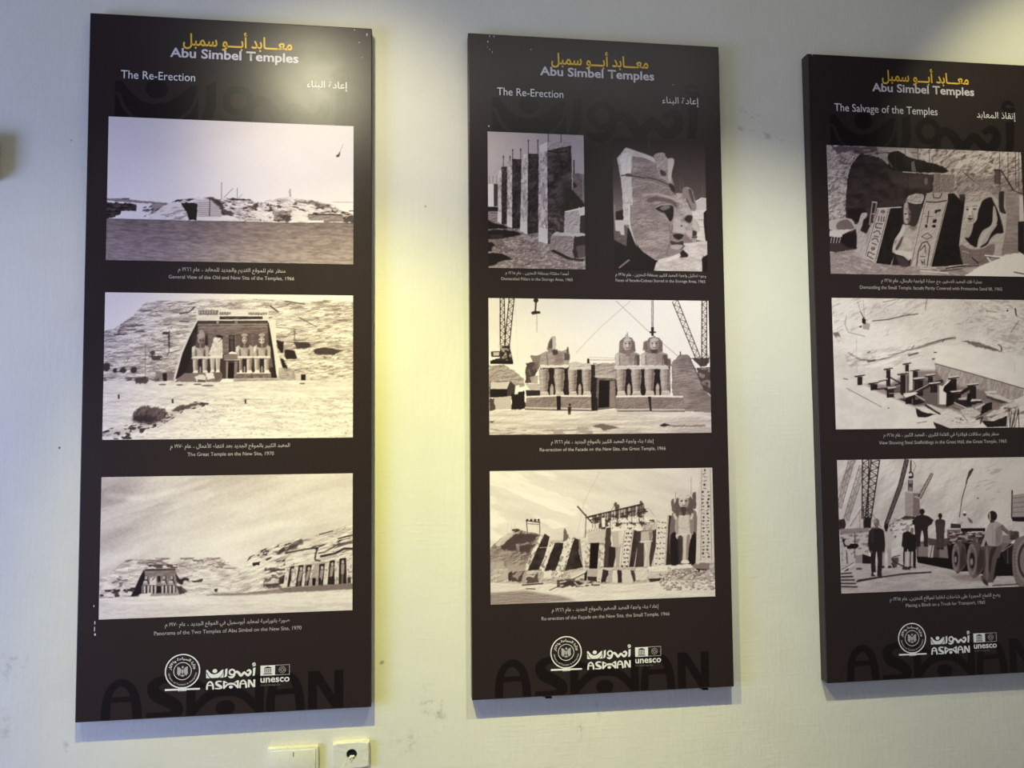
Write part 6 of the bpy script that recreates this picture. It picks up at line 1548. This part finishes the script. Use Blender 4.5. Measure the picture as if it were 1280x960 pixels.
def heritage_logo(parent, dx, dz):
    X = lambda x: x + dx
    Z = lambda z: z + dz
    x0, x1, x2, z0, z1 = 80, 115, 150, -784.5, -760
    f = Flat()
    f.poly([(X(x0), Z(z0)), (X(x1), Z(z0)), (X(x1), Z(z1)), (X(x0), Z(z1))])
    t = 0.7
    for a, b, c, d in ((x1, x2, z0, z0 + t), (x1, x2, z1 - t, z1), (x2 - t, x2, z0, z1)):
        f.poly([(X(a), Z(c)), (X(b), Z(c)), (X(b), Z(d)), (X(a), Z(d))])
    b = f.build('heritage_logo', MAT_WHITE, parent, L_TEXT)
    g = Flat()
    cx = 97.5
    g.poly([(X(cx - 9), Z(-765.5)), (X(cx), Z(-762.2)), (X(cx + 9), Z(-765.5)), (X(cx + 9), Z(-767)), (X(cx - 9), Z(-767))])
    for k in range(6):
        x = cx - 7.5 + k * 3
        g.poly([(X(x - 0.8), Z(-767.8)), (X(x + 0.8), Z(-767.8)), (X(x + 0.8), Z(-777)), (X(x - 0.8), Z(-777))])
    for i, w in enumerate((8.5, 9.7, 11)):
        z = -778 - i * 1.6
        g.poly([(X(cx - w), Z(z)), (X(cx + w), Z(z)), (X(cx + w), Z(z - 1)), (X(cx - w), Z(z - 1))])
    g.build('temple_emblem', MAT_CLIP, b, L_TEXT + 0.0001)
    w = Flat()
    w.ring(X(132.5), Z(-772.3), 7.3, 8.3, 32)
    d = 4.6
    w.stroke([(X(132.5 - d), Z(-772.3)), (X(132.5), Z(-772.3 + d)), (X(132.5 + d), Z(-772.3)), (X(132.5), Z(-772.3 - d)), (X(132.5 - d), Z(-772.3))], 1.1, smooth=False)
    w.stroke([(X(132.5 - d), Z(-772.3)), (X(132.5 - 7), Z(-768))], 0.9).stroke([(X(132.5 + d), Z(-772.3)), (X(132.5 + 7), Z(-776.5))], 0.9)
    w.build('heritage_emblem', MAT_CAP, b, L_TEXT)
    text('logo_lettering', 'unesco', MAT_WHITE, b, X(80), X(150), Z(-801), L_TEXT, bold=0.018, tall=0.92)
    text('logo_lettering', 'World Heritage Site', MAT_FINE, b, X(80), X(128), Z(-809.3), L_TEXT)
    return b


def photo_print(parent, ink, x0, x1, zt, zb, label):
    """one printed photograph: a fine flat sheet whose points carry the ink"""
    h, w = ink.shape[:2]
    xs = np.linspace(x0, x1, w) / 1000
    zs = np.linspace(zt, zb, h) / 1000
    co = np.zeros((h, w, 3), dtype=np.float32)
    co[:, :, 0] = xs[None]
    co[:, :, 1] = -L_PHOTO
    co[:, :, 2] = zs[:, None]
    idx = np.arange(h * w).reshape(h, w)
    quads = np.stack([idx[1:, :-1], idx[1:, 1:], idx[:-1, 1:], idx[:-1, :-1]], -1).reshape(-1, 4)
    me = bpy.data.meshes.new('photograph')
    me.vertices.add(h * w)
    me.vertices.foreach_set('co', co.ravel())
    nq = len(quads)
    me.loops.add(nq * 4)
    me.loops.foreach_set('vertex_index', quads.ravel().astype(np.int32))
    me.polygons.add(nq)
    me.polygons.foreach_set('loop_start', (np.arange(nq) * 4).astype(np.int32))
    me.update(calc_edges=True)
    at = me.attributes.new('ink', 'FLOAT_COLOR', 'POINT')
    col = np.ones((h * w, 4), dtype=np.float32)
    col[:, :3] = ink.reshape(-1, 3)
    at.data.foreach_set('color', col.ravel())
    o = obj('photograph', me, MAT_PHOTO, parent)
    o['label'] = label
    return o


def panel(loc, rot, label, sub, sub_x1, sub_ar, sub_ar_x, photos, dz=0.0, lx=0.0, flecks=(), clips=()):
    root = empty('exhibit_panel', (loc[0], 0, loc[1] + LIFT), -rot)
    tag(root, label, 'display panel', 'temple exhibit panels on the wall')
    obj('panel_board', bm_mesh('panel_board', box_bm(-W2, W2, -T, -0.0004, -H2, H2, bevel=0.0022, seg=3)), MAT_FACE, root)
    m = noon_marks(); m.build('background_lettering', MAT_MARK, root, L_MARK)
    a = aswan_marks(); a.build('background_lettering', MAT_MARK, root, L_MARK)
    text('title_lettering', arabic('معـــابد أبـــو سمبل'), MAT_GOLD, root, -125, 146, 801.5 + dz, L_TEXT, bold=0.016, tall=1.2)
    text('title_lettering', 'Abu Simbel Temples', MAT_GREY, root, -156, 162, 769 + dz, L_TEXT, bold=0.022, tall=0.88)
    text('heading_lettering', sub, MAT_WHITE, root, -273, sub_x1, 708 + dz * 0.7, L_TEXT, tall=1.12)
    text('heading_lettering', sub_ar, MAT_WHITE, root, sub_ar_x[0], sub_ar_x[1], 707 + dz * 0.7, L_TEXT, tall=1.0)
    for ink, (x0, x1, zt, zb), lab, caps in photos:
        photo_print(root, ink, x0, x1, zt, zb, lab)
        for s, a0, a1, z, ar in caps:
            text('caption_lettering', arabic(s) if ar else s, MAT_CAP, root, a0, a1, z, L_TEXT, bold=0.005 if ar else 0.0, tall=1.05)
    ministry_seal(root, lx, 0)
    logo = noon_marks()
    lat = aswan_marks()
    sc = 0.2035
    lo = logo.moved(lambda x, z: ((x + 288) * sc - 49 + lx, (z - 604) * sc - 784.5))
    la = lat.moved(lambda x, z: ((x + 292) * sc - 49 + lx, (z + 871) * sc - 811))
    c = len(lo.v)
    lo.v += la.v
    lo.f += [tuple(i + c for i in q) for q in la.f]
    lo.build('city_logo', MAT_WHITE, root, L_TEXT)
    heritage_logo(root, lx, 0)
    if flecks:
        for x, z, rx, rz in flecks:
            Flat().disc(x, z, rx, rz, 7).build('paint_fleck', MAT_FLECK, root, L_TEXT)
    for x in clips:
        bm = box_bm(x - 0.010, x + 0.010, -0.026, -0.012, -H2 - 0.004, -H2 + 0.001, bevel=0.001)
        box_bm(x - 0.004, x + 0.013, -0.029, -0.010, -H2 - 0.007, -H2 - 0.003, bevel=0.001, bm=bm)
        obj('hanging_clip', bm_mesh('hanging_clip', bm), MAT_CLIP, root)
    return root
# ------------------------------------------------------------------ the three panels
FULL = lambda zt, zb: (-300.5, 303, zt, zb)
panel((0.43007, 1.3425), -0.00064,
      'dark brown exhibit panel above the two painted wall plates, lake photograph on top', 'The Re-Erection', -94, arabic('إعادة البناء'), (184, 287),
      [(photo_lake(), FULL(610, 246.5), 'sepia photograph of a rocky shore across wide water', [
          ('منظر عام للموقع القديم والجديد للمعابد ، عام ١٩٦٦ م', -129, 133, 222, 1), ('General View of the Old and New Site of the Temples, 1966', -151, 155, 202.5, 0)]),
       (photo_great_temple(), FULL(165.5, -199), 'sepia photograph of a rock temple with four seated colossi and a bush', [
           ('المعبد الكبير بالموقع الجديد بعد انتهاء الأعمال ، عام ١٩٧٠ م', -141, 147, -221, 1), ('The Great Temple on the New Site, 1970', -100, 108, -241.3, 0)]),
       (photo_panorama(), FULL(-290, -633), 'sepia photograph of two temples under a cloudy sky', [
           ('صورة بانورامية لمعابد أبوسمبل في الموقع الجديد ، عام ١٩٧٠ م', -147, 149, -655.5, 1), ('Panorama of the Two Temples of Abu Simbel on the New Site, 1970', -172, 178, -675.8, 0)])],
      dz=2.5, flecks=[(337, 857, 1.5, 4.5), (317, 835, 2.0, 1.2), (305, 868, 1.3, 2), (325, 795, 0.9, 1.2), (-309, -640, 1.2, 5), (-309.5, -655, 1, 7), (-308, -668, 2.2, 3), (-312, -600, 1, 3)])
panel((1.38348, 1.34499), -0.00047,
      'dark brown exhibit panel with two small upright photographs side by side near its top', 'The Re-Erection', -93, arabic('إعادة البناء'), (184, 288),
      [(photo_pillars(), (-299.5, -38.5, 607.5, 241), 'sepia photograph of stone pillars standing in a row', [
          ('أعمدة مفككة بمنطقة التخزين ، عام ١٩٦٥ م', -255, -84, 225, 1), ('Dismantled Pillars in the Storage Area, 1965', -266, -74, 208.8, 0)]),
       (photo_faces(), (41, 303, 605.5, 241), 'dark sepia photograph of huge carved stone faces in profile', [
           ('وجوه تماثيل واجهة المعبد الكبير بمنطقة التخزين ، عام ١٩٦٥ م', 43.6, 297.5, 225.5, 1), ('Faces of facade-Colossi Stored in the Storage Area, 1965', 44, 295, 209.5, 0)]),
       (photo_cranes(), FULL(160.5, -199), 'sepia photograph of seated colossi between crane booms', [
           ('إعادة بناء واجهة المعبد الكبير بالموقع الجديد ، عام ١٩٦٦ م', -138, 141, -223.5, 1), ('Re-erection of the Facade on the New Site, the Great Temple, 1966', -168, 174, -243.5, 0)]),
       (photo_small_temple(), FULL(-293, -635.5), 'sepia photograph of leaning slabs, scaffolding and one standing statue', [
           ('إعادة بناء واجهة المعبد الصغير بالموقع الجديد ، عام ١٩٦٦ م', -141, 146, -659.5, 1), ('Re-erection of the Façade on the New Site, the Small Temple, 1966', -168, 175.5, -680.5, 0)])],
      flecks=[(-297, 853, 1.6, 2.6), (-280, 868, 1.2, 3), (-292, 869, 0.9, 3.5), (-298, 838, 1.2, 1.2), (-292, 832, 1, 1.6), (-296, 622, 1.6, 2.4), (-180, 838, 1.4, 1.6), (215, 760, 1.2, 1.2), (-285, 825, 0.8, 3)],
      clips=(-0.155, 0.268))
panel((2.34556, 1.33993), 0.00111,
      'dark brown exhibit panel headed The Salvage of the Temples, cut off at right', 'The Salvage of the Temples', 44, arabic('إنقاذ المعابد'), (167, 291),
      [(photo_dismantling(), (-300.5, 303, 613, 246.5), 'sepia photograph of carved figures half buried in sand', [
          ('عملية فك المعبد الصغير، مع حماية الواجهة بالرمال، عام ١٩٦٥ م', -150, 161, 225.3, 1), ('Dismantling the Small Temple, facade Partly Covered with Protective Sand fill, 1965', -215, 223, 205, 0)]),
       (photo_scaffold(), (-300.5, 303, 178.5, -188), 'pale sepia photograph of steel scaffolds in a cut hall', [
           ('منظر يظهر سقالات فولاذية في القاعة الكبرى ، المعبد الكبير ، عام ١٩٦٥ م', -160, 192, -209.5, 1), ('View Showing Steel Scaffoldings in the Great Hall, the Great Temple, 1965', -174, 215, -231, 0)]),
       (photo_truck(), (-300.5, 303, -272.5, -636), 'sepia photograph of workers and a truck under crane booms', [
           ('وضع القطع الحجرية على شاحنات لنقلها لمواقع التخزين، عام ١٩٦٥ م', -159, 174.5, -660.5, 1), ('Placing a Block on a Truck for Transport, 1965', -112, 127, -679.5, 0)])],
      dz=6, lx=7, flecks=[(-334, 872, 1.6, 2.2)])

# ------------------------------------------------------------------ painted-over wall plates
MAT_PLATE = new_mat('thick_paint', lin((222, 218, 200)), 0.6, 0.35)
_b = MAT_PLATE.node_tree.nodes['Principled BSDF']
_n = N(MAT_PLATE, 'ShaderNodeTexNoise'); _n.inputs['Scale'].default_value = 130; _n.inputs['Detail'].default_value = 5
_tc = N(MAT_PLATE, 'ShaderNodeTexCoord'); LK(MAT_PLATE, _tc.outputs['Object'], _n.inputs['Vector'])
_bp = N(MAT_PLATE, 'ShaderNodeBump'); _bp.inputs['Strength'].default_value = 0.5; _bp.inputs['Distance'].default_value = 0.002
LK(MAT_PLATE, _n.outputs[0], _bp.inputs['Height']); LK(MAT_PLATE, _bp.outputs[0], _b.inputs['Normal'])
MAT_HOLE = new_mat('dark_socket', lin((52, 50, 58)), 0.5, 0.4)
MAT_PIN = new_mat('pin_hole', (0.004, 0.004, 0.005), 0.6, 0.2)


def wobble(bm, amt, seed):
    rnd = random.Random(seed)
    for v in bm.verts:
        v.co += Vector((rnd.uniform(-amt, amt), rnd.uniform(-amt, amt) * 0.6, rnd.uniform(-amt, amt)))


def blank_plate():
    root = empty('blank_wall_plate', (0.587, 0, LIFT + 0.330))
    tag(root, 'cream painted-over blank wall plate left of the socket, under the leftmost panel', 'wall plate')
    w, h = 0.0625, 0.0445
    bm = box_bm(-w, w, -0.014, -0.0003, -h, h, bevel=0.004, seg=3)
    wobble(bm, 0.0006, 3)
    obj('plate_frame', bm_mesh('plate_frame', bm, True), MAT_PLATE, root)
    bm = box_bm(-w + 0.0075, w - 0.0075, -0.0165, -0.013, -h + 0.0075, h - 0.0075, bevel=0.0016, seg=2)
    obj('cover', bm_mesh('cover', bm, True), MAT_PLATE, root)
    bm = box_bm(0.0, 0.0014, -0.0172, -0.0160, 0.021, 0.032)
    obj('slot', bm_mesh('slot', bm), MAT_HOLE, root)


def socket_plate():
    root = empty('wall_socket', (0.7283, 0, LIFT + 0.3455))
    tag(root, 'cream painted-over wall socket with a dark round hole, right of the blank plate', 'socket')
    w, h, d = 0.0458, 0.0335, 0.017
    cx, cz, r = 0.002, 0.0025, 0.0135
    bm = bmesh.new()
    n = 32
    cos = [(math.cos(2 * math.pi * i / n), math.sin(2 * math.pi * i / n)) for i in range(n)]
    def sq(c, s):
        k = 1 / max(abs(c) / w, abs(s) / h)
        return c * k, s * k
    rings = []
    for y, kind in ((-0.0003, 'sq'), (-d + 0.003, 'sq'), (-d, 'in'), (-d, 'hole'), (-d + 0.012, 'hole')):
        rg = []
        for c, s in cos:
            if kind == 'hole': p = (cx + r * c, cz + r * s)
            else:
                p = sq(c, s)
                if kind == 'in': p = (p[0] * (1 - 0.003 / w), p[1] * (1 - 0.003 / h))
            rg.append(bm.verts.new((p[0], y, p[1])))
        rings.append(rg)
    for a, b in zip(rings, rings[1:]):
        for i in range(n):
            j = (i + 1) % n
            bm.faces.new((a[j], a[i], b[i], b[j]))
    # corners
    for sx in (-1, 1):
        for sz in (-1, 1):
            pass
    rnd = random.Random(5)
    for rg in rings[1:3]:
        for v in rg: v.co += Vector((rnd.uniform(-1, 1), rnd.uniform(-.6, .6), rnd.uniform(-1, 1))) * 0.0007
    bmesh.ops.recalc_face_normals(bm, faces=bm.faces)
    obj('plate', bm_mesh('plate', bm), MAT_PLATE, root)
    bm = bmesh.new()
    bmesh.ops.create_circle(bm, cap_ends=True, radius=r * 0.99, segments=28, matrix=Matrix.Translation((cx, -d + 0.0112, cz)) @ Matrix.Rotation(math.pi / 2, 4, 'X'))
    rec = obj('recess', bm_mesh('recess', bm), MAT_HOLE, root)
    for k, (px, pz) in enumerate(((-0.0055, 0.003), (0.0, 0.0045), (0.0055, 0.003))):
        bm = bmesh.new()
        bmesh.ops.create_cone(bm, cap_ends=True, radius1=0.0019, radius2=0.0019, depth=0.001, segments=12, matrix=Matrix.Translation((cx + px, -d + 0.0105, cz + pz)) @ Matrix.Rotation(math.pi / 2, 4, 'X'))
        obj('pin_hole', bm_mesh('pin_hole', bm), MAT_PIN, rec)
    # dribbles of paint that run out of the hole
    bm = bmesh.new()
    for x, z, a, b in ((-0.0015, -0.0065, 0.0045, 0.0042), (0.004, -0.0055, 0.004, 0.003), (-0.004, -0.009, 0.003, 0.004), (0.001, -0.011, 0.0028, 0.003), (-0.001, -0.0155, 0.0014, 0.004)):
        bmesh.ops.create_icosphere(bm, subdivisions=2, radius=1, matrix=Matrix.Translation((cx + x, -d + 0.003, cz + z)) @ Matrix.Diagonal((a, 0.0055, b, 1)))
    obj('paint_dribble', bm_mesh('paint_dribble', bm, True), MAT_PLATE, root)


blank_plate()
socket_plate()

# ------------------------------------------------------------------ the dark fitting that just reaches into the left edge
MAT_FIT = new_mat('grey_fitting', lin((98, 97, 90)), 0.6, 0.35)
bm = box_bm(-0.262, -0.134, -0.055, -0.0004, 1.785 + LIFT, 1.893 + LIFT, bevel=0.012, seg=4)
tag(obj('wall_fitting', bm_mesh('wall_fitting', bm, True), MAT_FIT), 'dark grey fitting on the wall just entering at the left edge, beside the leftmost panel', 'wall fitting')
